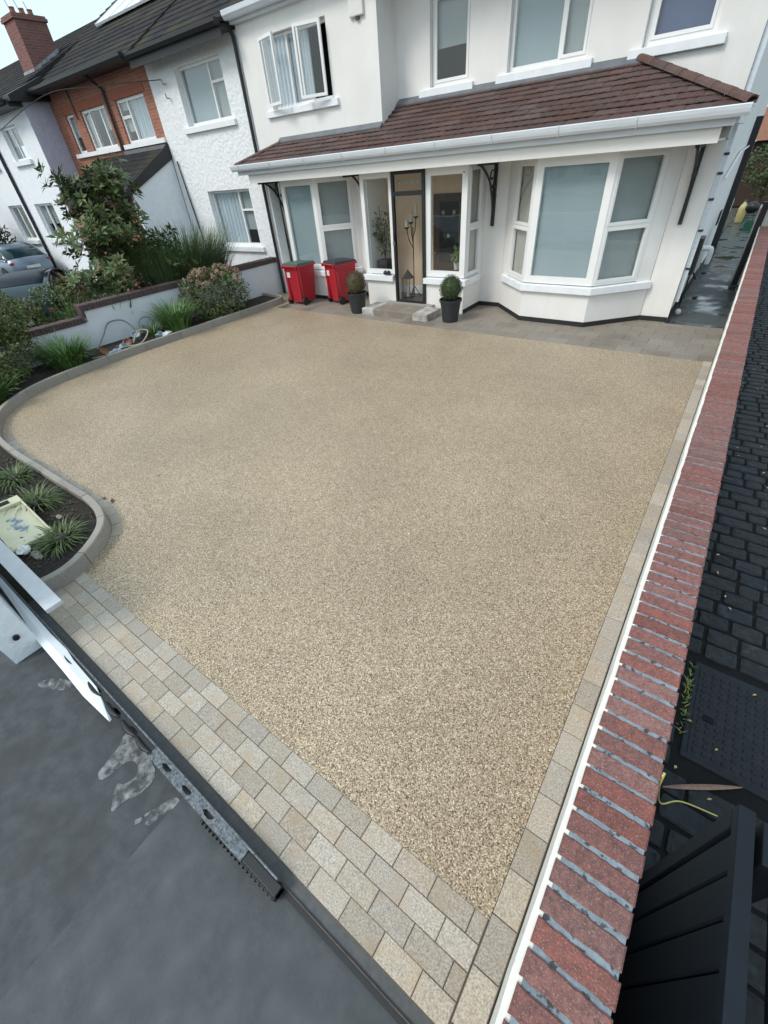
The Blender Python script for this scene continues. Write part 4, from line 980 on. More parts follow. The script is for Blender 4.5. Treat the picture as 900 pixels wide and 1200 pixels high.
for a, b, z in ((-14.06, -11.76, 3.94), (-13.9, -11.72, 1.09)):
    MB().hexa([(a, 9.82, z), (b, 9.82, z), (b, 10.03, z), (a, 10.03, z), (a, 9.82, z+0.11), (b, 9.82, z+0.11), (b, 10.03, z+0.14), (a, 10.03, z+0.14)]).build('sill', 'sill', N1)
for x0, x1, z0, z1, yb in ((-13.9, -11.8, 3.9, 5.4, 10.9), (-13.9, -11.8, 1.0, 2.8, 10.9)):
    MB().box(x0, x1, yb, yb+0.05, z0, z1).build('room_backing', 'room', N1)
stepped_roof(N1, -15.1, -11.12, EY, EZ, RY, RZ, 16)
MB().prism_x([(9.46, 5.52), (9.36, 5.52), (9.32, 5.58), (9.32, 5.64), (9.46, 5.64)], -15.1, -11.12).build('gutter', 'black', N1)
MB().box(-15.1, -11.12, 9.47, 9.895, 5.50, 5.56).build('soffit', 'black', N1); MB().box(-15.1, -11.12, 9.462, 9.49, 5.36, 5.60).build('fascia', 'black', N1)
for z in (5.0, 4.72):
    MB().tube([(-14.35, 9.88, z), (-14.35, 9.80, z), (-14.35, 9.78, z+0.09)], 0.018, 6).build('cable_hook', 'greyplastic', N1)
MB().tube([(-14.85, 9.86, 3.4), (-14.62, 9.86, 1.0)], 0.02, 6).build('cable', 'darklid', N1)

# red brick house
N2 = thing('red_brick_house', (-18, 9.9, 0), 'red brick terraced house with dark lean-to porch roof and white trimmed windows', 'house')
WB = [(-20.75, -20.15), (-19.62, -17.95), (-17.25, -15.6)]
mb = MB(); mb.wall((-21.49, 9.9), (-15.125, 9.9), -0.05, 5.75, [(a+21.49, b+21.49, 3.97, 5.0) for a, b in WB], 0.3); mb.build('front_wall', 'redbrick', N2)
window(N2, (-20.745, 9.9), (-20.155, 9.9), 3.975, 4.995, [(0, 1, 0, 1, 'fixed', 'half')], depth=0.06, ft=0.07)
window(N2, (-19.615, 9.9), (-17.955, 9.9), 3.975, 4.995, [(0, 0.27, 0, 1, 'fixed', 'blindgrey'), (0.27, 0.74, 0, 1, 'fixed', 'room'), (0.74, 1, 0, 1, 'fixed', 'half')], depth=0.06, ft=0.07, mull=0.07)
window(N2, (-17.245, 9.9), (-15.605, 9.9), 3.975, 4.995, [(0, 0.33, 0, 0.62, 'fixed', 'half'), (0, 0.33, 0.62, 1, 'fixed', 'half'), (0.33, 1, 0, 1, 'fixed', 'curtain')], depth=0.06, ft=0.07, mull=0.07)
for a, b in WB: MB().box(a-0.2, b+0.2, 10.8, 10.85, 3.8, 5.1).build('room_backing', 'room', N2)
MB().box(-20.95, -17.76, 9.83, 9.899, 3.86, 3.97).build('sill', 'sill', N2); MB().box(-17.5, -15.13, 9.83, 9.899, 3.86, 3.97).build('sill', 'sill', N2)
for a, b in ((-19.75, -17.8), (-17.4, -15.45), (-20.9, -20.0)):
    mb = MB(); k = a
    while k < b-0.05: mb.box(k, k+0.062, 9.885, 9.90, 5.0, 5.21); k += 0.072
    tag(mb.build('soldier_course', mat('soldier_brick', (0.38, 0.13, 0.08), (0.3, 0.1, 0.06), scale=9, rough=0.85), N2), kind='stuff')
stepped_roof(N2, -22.3, -15.105, EY-0.1, EZ, RY, RZ, 16)
MB().prism_x([(9.36, 5.55), (9.26, 5.55), (9.22, 5.61), (9.22, 5.68), (9.36, 5.68)], -22.2, -15.105).build('gutter', 'black', N2)
MB().box(-21.4, -15.105, 9.37, 9.895, 5.56, 5.61).build('soffit', 'black', N2)
MB().tube([(-17.62, 9.83, 3.6), (-17.62, 9.83, 5.3), (-17.62, 9.4, 5.6)], 0.045, 8).build('downpipe', 'black', N2)
MB().tube([(-19.9, 9.86, 5.6), (-19.85, 9.86, 4.8)], 0.02, 6).build('cable', 'black', N2)
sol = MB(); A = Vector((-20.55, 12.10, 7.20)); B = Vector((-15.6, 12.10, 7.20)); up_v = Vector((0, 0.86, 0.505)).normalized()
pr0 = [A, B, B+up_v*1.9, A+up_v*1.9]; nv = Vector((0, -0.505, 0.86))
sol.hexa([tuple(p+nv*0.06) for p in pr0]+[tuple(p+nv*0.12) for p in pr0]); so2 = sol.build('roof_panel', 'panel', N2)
fr_ = MB()
for k in range(6):
    p = A+(B-A)*(k/5); q_ = [p-Vector((0.02, 0, 0)), p+Vector((0.02, 0, 0)), p+Vector((0.02, 0, 0))+up_v*1.9, p-Vector((0.02, 0, 0))+up_v*1.9]
    MB().hexa([tuple(v+nv*0.121) for v in q_]+[tuple(v+nv*0.13) for v in q_]).build('panel_rail', 'alu', so2)
# lean-to porch
po = MB(); po.prism_x(list(reversed([(8.05, 2.70)]+sum([[(8.05+1.84*k/9, 2.70+1.05*k/9+0.03), (8.05+1.84*(k+1)/9, 2.70+1.05*(k+1)/9+0.008)] for k in range(9)], [])+[(9.89, 3.72), (9.89, 2.70)])), -19.7, -15.16); po.build('porch_roof', 'darktile', N2)
MB().hexa([(-15.159, 8.0, 2.62), (-15.09, 8.0, 2.62), (-15.09, 9.95, 3.50), (-15.159, 9.95, 3.50), (-15.159, 8.0, 2.80), (-15.09, 8.0, 2.80), (-15.09, 9.95, 3.86), (-15.159, 9.95, 3.86)]).build('verge_board', 'black', N2)
MB().box(-19.6, -15.3, 8.25, 8.45, -0.05, 2.69).build('porch_wall', 'redbrick', N2)
MB().prism_x([(8.26, -0.05), (9.89, -0.05), (9.89, 3.55), (8.26, 2.72)], -15.29, -15.14).build('porch_side_wall', 'whiterender', N2)
MB().box(-19.7, -15.16, 7.97, 8.05, 2.60, 2.72).build('porch_gutter', 'black', N2)
MB().box(-17.6, -15.13, 9.80, 9.892, 3.73, 3.82).build('porch_flashing', 'lead', N2)
# chimney between the brick house and the white house
CH = thing('chimney', (-23.0, 10.9, 5.9), 'tall red brick chimney stack with pots rising from the dark terrace roof', 'chimney')
MB().box(-23.5, -22.6, 10.4, 11.45, 5.9, 7.62).build('stack', 'chimbrick', CH)
MB().box(-23.55, -22.55, 10.35, 11.5, 7.62, 7.70).build('corbel', 'chimbrick', CH); MB().box(-23.52, -22.58, 10.38, 11.47, 7.70, 7.76).build('crown', 'chimbrick', CH)
MB().prism_x([(10.37, 6.1), (11.48, 6.75), (11.48, 7.0), (10.37, 6.42)], -23.53, -22.575).build('lead_apron', mat('pale_lead', (0.36, 0.38, 0.4), (0.2, 0.2, 0.21), scale=9, rough=0.7), CH)
for y in (10.65, 10.95, 11.22): MB().lathe([(0.10, 0), (0.08, 0.16), (0.09, 0.18), (0.09, 0.2)], (-23.0, y, 7.76), 10).build('chimney_pot', 'terracotta', CH)
for y in (10.6, 10.9, 11.2): MB().tube([(-23.0, y, 7.8), (-23.05, y-0.06, 8.15)], 0.012, 5).build('aerial_rod', 'greyplastic', CH)

# white house that steps forward
N3 = thing('white_house', (-25, 9, 0), 'white terraced house stepping forward with a lilac side wall at far left', 'house')
W3 = [(-24.24, -22.8, 4.0, 4.98), (-24.48, -22.76, 1.46, 2.67), (-27.4, -25.85, 1.40, 2.68), (-27.9, -26.2, 4.0, 4.98)]
mb = MB(); mb.wall((-34, 9.0), (-21.51, 9.0), -0.05, 5.5, [(a+34, b+34, c, d) for a, b, c, d in W3], 0.3); mb.build('front_wall', 'whiterender', N3)
MB().box(-21.809, -21.505, 9.31, 10.3, -0.05, 5.6).build('side_wall', 'lilac', N3); MB().box(-21.509, -21.5, 9.003, 9.309, -0.05, 5.55).build('side_return', 'lilac', N3)
for i, (a, b, c, d) in enumerate(W3):
    dk = ['half', 'half', 'room', 'blindgrey'][i]
    window(N3, (a+0.005, 9.0), (b-0.005, 9.0), c+0.005, d-0.005, [(0, 0.45, 0, 1, 'fixed', dk), (0.45, 1, 0, 1, 'fixed', dk)], depth=0.1, ft=0.07, mull=0.08)
    MB().box(a-0.3, b+0.3, 10.0, 10.05, c-0.3, d+0.3).build('room_backing', 'room', N3)
    MB().box(a-0.12, b+0.12, 8.9, 8.999, c-0.14, c).build('sill', 'sill', N3)
stepped_roof(N3, -36, -21.7, 8.5, 5.42, RY, RZ-0.2, 16)
MB().box(-34, -21.45, 8.55, 8.995, 5.28, 5.40).build('eaves', 'black', N3)
MB().prism_x([(8.52, 5.36), (8.42, 5.36), (8.38, 5.46), (8.52, 5.5)], -36, -21.6).build('gutter', 'black', N3)
MB().prism_x([(8.6, 5.40), (9.9, 5.42), (9.9, 6.05), (8.6, 5.55)], -21.699, -21.25).build('verge', 'black', N3)
MB().tube([(-25.3, 8.93, -0.05), (-25.3, 8.93, 5.3)], 0.06, 8).build('downpipe', 'black', N3)
MB().box(-33.5, -33.2, 8.9, 8.95, 0, 0.1)
# telephone line strung across the fronts
tl = MB(); tl.tube(catmull([(-14.35, 9.76, 5.08), (-17.0, 9.3, 5.25), (-19.8, 9.0, 5.35), (-24, 8.6, 4.75)], 8), 0.012, 5)
tag(tl.build('telephone_wire', 'black'), 'thin black telephone wire strung across the front of the red brick house', 'wire')

# dividing garden wall with dark brick capping, stepped
gwl = thing('garden_wall', (-11.35, 6, 0), 'pale blue-grey rendered garden wall with dark stepped brick capping left of the drive', 'wall')
MB().prism_x([(1.2, -0.05), (9.86, -0.05), (9.86, 0.83), (4.11, 0.83), (4.11, 0.61), (1.2, 0.61)], -11.52, -11.30).build('rendered_body', 'bluewall', gwl)
cp = MB(); q = random.Random(4); yy = 1.2
while yy < 9.84:
    z0 = 0.615 if yy < 4.05 else 0.835
    cp.cbox(-11.55+q.uniform(-.004, .004), -11.275+q.uniform(-.004, .004), yy, min(yy+0.066, 9.86), z0, z0+0.125+q.uniform(-.003, .003), 0.006); yy += 0.075
tag(cp.build('brick_capping', 'darkbrick', gwl), kind='stuff')
MB().box(-11.548, -11.278, 4.045, 4.11, 0.745, 0.834).build('step_brick', 'darkbrick', gwl)

# ------------------------------------------------------------------ bins
def bin_(loc, rz, lid, label):
    t = thing('wheelie_bin', loc, label, 'bin', 'red wheelie bins by the house', world=False)
    mb = MB(); rings = []
    for z, hx, y0, y1 in ((0.06, 0.235, -0.26, 0.24), (0.12, 0.24, -0.27, 0.25), (0.86, 0.285, -0.33, 0.32), (0.93, 0.29, -0.335, 0.33)):
        c = 0.035; rings.append([(-hx+c, y0, z), (hx-c, y0, z), (hx, y0+c, z), (hx, y1-c, z), (hx-c, y1, z), (-hx+c, y1, z), (-hx, y1-c, z), (-hx, y0+c, z)])
    mb.loft(rings); mb.build('body', 'redbin', t)
    mb = MB(); mb.cbox(-0.305, 0.305, -0.35, 0.345, 0.90, 0.945, 0.012); mb.build('rim', 'redbin', t)
    mb = MB(); mb.hexa([(-0.29, -0.36, 0.946), (0.29, -0.36, 0.946), (0.29, 0.36, 0.946), (-0.29, 0.36, 0.946), (-0.26, -0.34, 1.02), (0.26, -0.34, 1.02), (0.26, 0.33, 0.99), (-0.26, 0.33, 0.99)])
    l_ = mb.build('lid', lid, t, bevel=0.015)
    MB().tube([(-0.25, -0.40, 0.955), (0.25, -0.40, 0.955)], 0.017, 8).build('handle', 'redbin', t)
    for x in (-0.25, 0.25): MB().box(x-0.02, x+0.02, -0.41, -0.345, 0.90, 0.97).build('handle_bracket', 'redbin', t)
    for x in (-0.2, 0.2): MB().box(x-0.03, x+0.03, -0.345, -0.29, 0.12, 0.85) .build('rib', 'redbin', t)
    MB().tube([(-0.26, -0.25, 0.10), (0.26, -0.25, 0.10)], 0.015, 8).build('axle', 'black', t)
    for x in (-0.275, 0.275):
        w = MB().tube([(x-0.03, -0.25, 0.10), (x+0.03, -0.25, 0.10)], 0.10, 18).build('wheel', 'rubber', t, bevel=0.008)
        MB().tube([(x-0.034, -0.25, 0.10), (x+0.034, -0.25, 0.10)], 0.04, 10).build('hub', 'darklid', w)
    MB().box(-0.17, -0.06, -0.336, -0.326, 0.68, 0.80).build('sticker', 'sticker', t)
    t.rotation_euler = (0, 0, rz); return t
bin_((-9.63, 9.16, 0), R_(2), 'greenlid', 'red wheelie bin with green lid by the left bay window')
bin_((-8.55, 9.62, 0), R_(-14), 'darklid', 'red wheelie bin with dark grey lid beside the brown box ball')

# ------------------------------------------------------------------ plants
def ball_tree(loc, mleaf, brown, label, rz_):
    t = thing('topiary_pot', loc, label, 'potted plant', 'box balls flanking the porch door', world=False)
    MB().lathe([(0.165, 0.0), (0.175, 0.02), (0.225, 0.40), (0.245, 0.405), (0.25, 0.46), (0.232, 0.46), (0.225, 0.41), (0.0, 0.40)], (0, 0, 0), 24).build('pot', 'pot', t, smooth=False)
    MB().lathe([(0.222, 0.40), (0.1, 0.425), (0.0, 0.43)], (0, 0, 0), 16).build('soil', 'earth', t)
    mb = MB(); q = random.Random(int(rz_*100)); c = Vector((0, 0, 0.66))
    mb.blob(c, (0.21, 0.21, 0.24), 12, 8)
    for i in range(1500):
        v = Vector((q.gauss(0, 1), q.gauss(0, 1), q.gauss(0, 1))).normalized()
        p = c+Vector((v.x*0.235, v.y*0.235, v.z*0.265))*q.uniform(0.86, 1.02)
        d = (v+Vector((q.gauss(0, .6), q.gauss(0, .6), q.gauss(0, .6)))).normalized(); mb.leaf(p, d, v, q.uniform(0.02, 0.034), 0.018)
    mb.build('foliage', mleaf, t); return t
ball_tree((-4.87, 8.99, 0), 'box', False, 'green clipped box ball in black pot right of the doorstep', 0.3)
ball_tree((-7.42, 8.84, 0), 'boxbrown', True, 'browning clipped box ball in black pot left of the doorstep', 0.5)

def clump(loc, n, L, m, name, label, cat, group=None, seed=0, W=0.03, lean=(0.1, 0.7), droop=(0.6, 1.5), rad=0.12, k=5):
    q = random.Random(seed); t = thing(name, loc, label, cat, group)
    mb = MB()
    for i in range(n):
        a = q.uniform(0, 6.283); r = rad*math.sqrt(q.random()); p = (loc[0]+r*math.cos(a), loc[1]+r*math.sin(a), loc[2])
        mb.blade(p, a+q.uniform(-0.5, 0.5), q.uniform(*lean), L*q.uniform(0.6, 1.1), W*q.uniform(0.7, 1.2), q.uniform(*droop), k)
    mb.build('foliage', m, t)
    MB().blob((loc[0], loc[1], loc[2]+0.01), (rad*0.6, rad*0.6, 0.07), 8, 5, 0.1).build('crown_base', 'reedbase', t); return t
GZ = 0.085
clump((-10.62, 3.12, GZ), 380, 0.7, 'strap', 'strappy_plant', 'broad clump of green strappy leaves near the curve of the kerb', 'plant', 'strappy plants in the bed', 1, 0.034, rad=0.3)
clump((-10.62, 5.75, GZ), 380, 0.74, 'strap', 'strappy_plant', 'green strappy clump by the wall just below the pink hydrangea', 'plant', 'strappy plants in the bed', 2, 0.032, (0.05, 0.5), rad=0.27)
clump((-10.85, 5.18, GZ), 70, 0.42, 'strap', 'strappy_plant', 'small leafy clump between the hose tangle and the strappy plant', 'plant', 'strappy plants in the bed', 3, 0.03, rad=0.15)
clump((-9.95, 1.45, GZ), 160, 0.62, 'strap', 'strappy_plant', 'dark green leafy clump at the left edge beside the kerb bend', 'plant', 'strappy plants in the bed', 4, 0.045, rad=0.3)
for i, (x, y, L, n, lab) in enumerate([(-5.62, 0.62, 0.40, 190, 'largest grassy tuft in the front bed behind the cream tray'), (-4.68, 0.50, 0.30, 170, 'grassy tuft at the tip of the front bed by the kerb bend'), (-6.5, 0.7, 0.36, 150, 'reddish grassy tuft at the left end of the front bed'), (-5.0, 0.27, 0.16, 50, 'small sparse grass tuft close to the crumpled white paper')]):
    clump((x, y, GZ), n, L*0.85, 'tuft', 'grass_tuft', lab, 'grass tuft', 'grass tufts in the front bed', 10+i, 0.013, (0.2, 1.1), (1.2, 2.4), 0.13, 5)

def cloud(mb, c, r, n, L, W, q, hollow=0.55, upb=0.3):
    for i in range(n):
        v = Vector((q.gauss(0, 1), q.gauss(0, 1), q.gauss(0, 1))).normalized(); k = q.uniform(hollow, 1.0)**0.5
        p = Vector((c[0]+v.x*r[0]*k, c[1]+v.y*r[1]*k, c[2]+v.z*r[2]*k))
        d = (v+Vector((q.gauss(0, .7), q.gauss(0, .7), q.gauss(0, .7)+upb))).normalized(); mb.leaf(p, d, Vector((q.gauss(0, .4), q.gauss(0, .4), 1)), L*q.uniform(0.6, 1.15), W*q.uniform(0.7, 1.2))
# magnolia
mg = thing('magnolia_tree', (-12.6, 5.9, 0), 'glossy leaved magnolia tree standing behind the stepped garden wall', 'tree')
q = random.Random(31); base = Vector((-12.6, 5.9, -0.03))
tr = MB(); tips = []
tr.tube([base, base+Vector((0.03, 0.0, 0.8)), base+Vector((0.0, 0.08, 1.8)), base+Vector((0.02, 0.25, 3.05))], [0.06, 0.05, 0.035, 0.012], 8)
for i in range(46):
    z = q.uniform(0.45, 2.9); a = q.uniform(0, 6.283); ln_ = (1.6 if z < 1.7 else 1.05)*(1-0.22*z/3)*q.uniform(0.6, 1.05); s0 = base+Vector((0, 0.08*z, z))
    e = s0+Vector((math.cos(a)*ln_, math.sin(a)*ln_, 0.32*ln_+0.1)); tr.tube([s0, s0.lerp(e, 0.5)+Vector((0, 0, -0.05)), e], [0.022, 0.015, 0.006], 5); tips.append((s0, e))
tr.build('trunk', 'bark', mg)
cr = MB()
def whorl(p, d, n, L, W):
    for j in range(n):
        a = 6.283*j/n+q.uniform(-.4, .4); o_ = d.orthogonal().normalized(); s_ = d.cross(o_)
        dd_ = (d*q.uniform(0.2, 0.9)+o_*math.cos(a)+s_*math.sin(a)).normalized(); cr.leaf(p+dd_*0.02, dd_, d, L*q.uniform(0.7, 1.15), W*q.uniform(0.8, 1.2))
for s0, e in tips:
    d = (e-s0).normalized()
    for k in range(17):
        t = q.uniform(0.2, 1.05); p = s0.lerp(e, t)+Vector((q.gauss(0, .13), q.gauss(0, .13), q.gauss(0, .12))); whorl(p, (d+Vector((q.gauss(0, .4), q.gauss(0, .4), 0.7))).normalized(), 7, 0.20, 0.075)
for k in range(90):
    z = q.uniform(0.9, 3.3); whorl(base+Vector((q.gauss(0, .24), 0.08*z+q.gauss(0, .24), z)), Vector((q.gauss(0, .4), q.gauss(0, .4), 1)).normalized(), 7, 0.2, 0.072)
cr.build('crown', 'leafdark', mg)
# ornamental grass
og = thing('ornamental_grass', (-12.2, 7.4, 0), 'tall fine ornamental grass clump behind the garden wall beside the magnolia', 'plant')
mb = MB(); q = random.Random(8)
for i in range(2600):
    a = q.uniform(0, 6.283); rr = 0.95*math.sqrt(q.random()); p = (-12.2+0.45*math.cos(a)*rr, 7.35+1.15*rr*math.sin(a), 0.0)
    mb.blade(p, a+q.uniform(-.5, .5), q.uniform(0.03, 0.30), q.uniform(1.5, 2.3), 0.020, q.uniform(0.3, 1.0), 5)
mb.build('blades', 'grassblade', og)
mb = MB()
for i in range(1100):
    a = q.uniform(0, 6.283); rr = 0.75*math.sqrt(q.random()); p = (-12.2+0.42*math.cos(a)*rr, 7.35+1.0*rr*math.sin(a), 0.0)
    mb.blade(p, a, q.uniform(0.03, 0.25), q.uniform(0.9, 1.4), 0.018, 0.2, 3)
mb.build('stems', 'reedbase', og)
# hydrangea
hy = thing('hydrangea_bush', (-10.75, 7.2, GZ), 'hydrangea bush with faded pink flower heads overhanging the garden wall', 'bush')
mb = MB(); q = random.Random(14)
cloud(mb, (-10.8, 7.15, 0.55), (0.62, 1.0, 0.6), 2600, 0.10, 0.055, q, 0.3); mb.build('foliage', 'hydra', hy)
mb = MB()
for i in range(46):
    a = q.uniform(0, 6.283); v = Vector((math.cos(a)*q.uniform(0.2, 1), math.sin(a)*q.uniform(0.2, 1), q.uniform(0.25, 1.1))).normalized(); c = Vector((-10.8+v.x*0.64, 7.2+v.y*1.0, 0.58+v.z*0.62))
    for j in range(34):
        u = Vector((q.gauss(0, 1), q.gauss(0, 1), q.gauss(0, 1))).normalized(); mb.leaf(c+u*0.055, (u+Vector((0, 0, .2))).normalized().cross(Vector((q.random(), q.random(), q.random()))).normalized(), u, 0.035, 0.03)
mb.build('flower_heads', 'petal', hy)
mb = MB()
for i in range(14):
    a = q.uniform(0, 6.283); mb.tube([(-10.8, 7.15, GZ), (-10.8+0.4*math.cos(a), 7.15+0.7*math.sin(a), 0.75)], 0.008, 5)
mb.build('stems', 'bark', hy)
# shrubs at the left edge
def shrub(loc, blobs, m, n, L, W, label, seed, name='shrub'):
    t = thing(name, loc, label, 'shrub'); q = random.Random(seed); mb = MB()
    for c, r, f in blobs: cloud(mb, c, r, int(n*f), L, W, q, 0.25)
    mb.build('foliage', m, t); mb = MB()
    for c, r, f in blobs: mb.tube([(loc[0], loc[1], loc[2]), tuple(c)], [0.02, 0.008], 5)
    mb.build('stems', 'bark', t); return t
shrub((-10.9, 2.2, GZ), [((-10.9, 2.2, 0.6), (0.55, 0.65, 0.55), 1), ((-11.0, 2.5, 1.15), (0.45, 0.5, 0.45), .8), ((-10.3, 1.75, 0.45), (0.4, 0.4, 0.4), .6)], 'shrub', 2400, 0.085, 0.045, 'bushy green shrub with coppery tips at the left edge before the wall end', 5)
shrub((-12.1, 3.4, 0), [((-12.2, 3.2, 0.75), (0.4, 0.5, 0.45), 1), ((-12.3, 3.9, 0.85), (0.4, 0.5, 0.5), .9), ((-12.6, 4.7, 0.9), (0.5, 0.5, 0.6), 1.1)], 'shrub', 1000, 0.09, 0.045, 'loose green shrub behind the low part of the garden wall beside the dark car', 6)
clump((-11.85, 3.95, 0.0), 110, 1.15, 'strap', 'sword_leaf_plant', 'spiky sword-leaved plant beside the step of the garden wall', 'plant', 'sword-leaved plants behind the wall', 21, 0.045, (0.02, 0.45), (0.1, 0.6), 0.15)
clump((-11.95, 5.0, 0.0), 190, 1.2, 'strap', 'sword_leaf_plant', 'spiky sword-leaved plant at the foot of the magnolia', 'plant', 'sword-leaved plants behind the wall', 22, 0.045, (0.02, 0.5), (0.1, 0.7), 0.35)
shrub((-12.4, 6.1, 0), [((-12.05, 5.9, 0.85), (0.35, 0.55, 0.4), 1)], 'petal', 420, 0.08, 0.035, 'low pinkish brown shrub below the magnolia crown', 9)
shrub((-27.3, 7.6, 0), [((-27.3, 7.6, 1.1), (1.6, 0.9, 1.3), 1), ((-28.6, 7.4, 1.8), (1.3, 0.9, 1.5), .9)], 'conifer', 2200, 0.2, 0.09, 'dark conifer bush in front of the far white house', 12, 'conifer_bush')
# garden tree and bits at the end of the passage
gt_ = thing('garden_tree', (-0.2, 29, 0), 'green tree at the far end of the side passage', 'tree'); q = random.Random(17)
MB().tube([(-0.2, 29, 0), (-0.15, 29, 1.2), (-0.2, 29, 2.0)], [0.10, 0.08, 0.04], 8).build('trunk', 'bark', gt_)
mb = MB()
for c, r, n in (((-0.4, 29, 1.7), (0.9, 0.8, 0.75), 900), ((0.6, 29.3, 2.3), (0.9, 0.8, 0.8), 700), ((0.1, 29, 1.0), (0.7, 0.6, 0.5), 400)): cloud(mb, c, r, n, 0.14, 0.08, q, 0.2)
mb.build('crown', 'treegreen', gt_)
sh_ = thing('garden_shed', (0, 32, 0), 'brown garden shed with terracotta roof behind the garden tree', 'shed')
MB().box(-3, 4, 31.5, 34, 0, 2.5).build('wall', 'doorwood', sh_); MB().prism_x([(31.2, 2.5), (34.3, 2.5), (32.7, 3.7)], -3.2, 4.2).build('roof', 'terracotta', sh_)
yb = thing('gas_bottle', (-0.55, 25.2, 0), 'pale yellow gas bottle standing at the end of the side passage', 'gas bottle')
MB().lathe([(0.12, 0), (0.14, 0.05), (0.14, 0.5), (0.09, 0.62), (0.05, 0.66), (0.05, 0.7)], (-0.55, 25.2, 0), 16).build('cylinder', 'yellow', yb, smooth=True)
MB().lathe([(0.05, 0), (0.06, 0.06)], (-0.55, 25.2, 0.701), 10).build('valve', 'steel', yb)
kb = thing('kettle_barbecue', (-0.25, 24.8, 0), 'black round kettle barbecue at the end of the side passage', 'barbecue')
MB().blob((-0.25, 24.8, 0.55), (0.22, 0.22, 0.2), 14, 10).build('bowl', 'black', kb, smooth=True)
for a in (0.3, 2.4, 4.5): MB().tube([(-0.25+0.12*math.cos(a), 24.8+0.12*math.sin(a), 0.45), (-0.25+0.2*math.cos(a), 24.8+0.2*math.sin(a), 0)], 0.012, 6).build('leg', 'black', kb)
gb = thing('plastic_crate', (-0.05, 23.3, 0), 'green plastic crate on the wet side passage', 'crate')
MB().box(-0.28, 0.16, 23.1, 23.45, 0.01, 0.05).build('base', 'greenbox', gb)
for x0, x1, y0, y1 in ((-0.28, -0.25, 23.1, 23.45), (0.13, 0.16, 23.1, 23.45), (-0.249, 0.129, 23.1, 23.13), (-0.249, 0.129, 23.42, 23.45)): MB().box(x0, x1, y0, y1, 0.051, 0.27).build('side', 'greenbox', gb)

# ------------------------------------------------------------------ things lying in the beds
tc = thing('plastic_tray', (-5.3, 0.3, 0.1), 'cream plastic tray with blue stains lying tilted on the front wall and soil', 'tray')
def Pt(u, v, w):   # tilted tray frame
    o_ = Vector((-5.22, 0.325, 0.17)); ux = Vector((0.98, -0.03, -0.10)).normalized(); vy = Vector((0.03, 0.97, -0.05)).normalized(); wz = ux.cross(vy); return o_+ux*u+vy*v+wz*w
def tb(mb, u0, u1, v0, v1, w0, w1): mb.hexa([tuple(Pt(u, v, w)) for w in (w0, w1) for u, v in ((u0, v0), (u1, v0), (u1, v1), (u0, v1))]); return mb
tb(MB(), -0.36, 0.36, -0.16, 0.17, 0, 0.012).build('floor', 'tray', tc)
for a in ((-0.36, 0.36, 0.171, 0.19, 0, 0.045), (-0.36, 0.36, -0.18, -0.161, 0, 0.045), (0.361, 0.385, -0.18, 0.19, 0, 0.03), (-0.50, -0.361, -0.18, 0.19, 0, 0.05)): tb(MB(), *a).build('rim', 'tray', tc)
tb(MB(), -0.47, -0.40, -0.05, 0.09, 0.0502, 0.054).build('hand_slot', 'earth', tc)
st_ = MB()
for i in range(5):
    q = random.Random(60+i); cu, cv = -0.13+0.055*i, 0.03*math.sin(i*2.1); pts_ = []
    for k in range(12):
        a = k*math.pi/6; r = q.uniform(0.02, 0.065); pts_.append(tuple(Pt(cu+r*1.1*math.cos(a), cv+r*math.sin(a), 0.0125+0.0004*i)))
    st_.add(pts_, [tuple(range(12))])
st_.build('blue_stain', 'blueprint', tc)
pp = MB(); q = random.Random(3); pp.blob((-4.82, 0.21, 0.13), (0.09, 0.06, 0.04), 12, 7, 0.22); tag(pp.build('crumpled_paper', 'paper'), 'crumpled white paper beside the cream tray in the front bed', 'paper')
pp = MB(); pp.blob((-4.66, 0.26, 0.10), (0.10, 0.045, 0.03), 9, 5, 0.15); tag(pp.build('flat_stone', 'stone'), 'flat beige stone on soil beside the crumpled white paper', 'stone')
pp = MB(); pp.blob((-5.12, 0.66, 0.10), (0.05, 0.03, 0.02), 9, 5, 0.15); tag(pp.build('pale_stone', 'stone'), 'small pale stone on soil between two grassy tufts', 'stone')
for i, (x, y) in enumerate([(-5.08, 1.20), (-5.2, 1.16)]):
    mb = MB(); mb.leaf(Vector((x, y, 0.012)), Vector((0.8, -0.5, 0.05)), Vector((0, 0, 1)), 0.10-0.05*i, 0.04); tag(mb.build('dead_leaf', 'doorwood'), ['larger dark dead leaf on the resin beside the kerb tip', 'smaller dark dead leaf on the setts beside the kerb tip'][i], 'leaf')
lt = MB(); q = random.Random(77)
for i in range(40):
    x, y = q.uniform(-9, -1), q.uniform(1.5, 8.2); a = q.uniform(0, 6.28)
    lt.leaf(Vector((x, y, 0.006)), Vector((math.cos(a), math.sin(a), 0.1)), Vector((0, 0, 1)), q.uniform(0.015, 0.04), 0.018)
tag(lt.build('leaf_litter', 'doorwood'), 'tiny dark leaf specks scattered over the resin drive', 'leaves', kind='stuff')
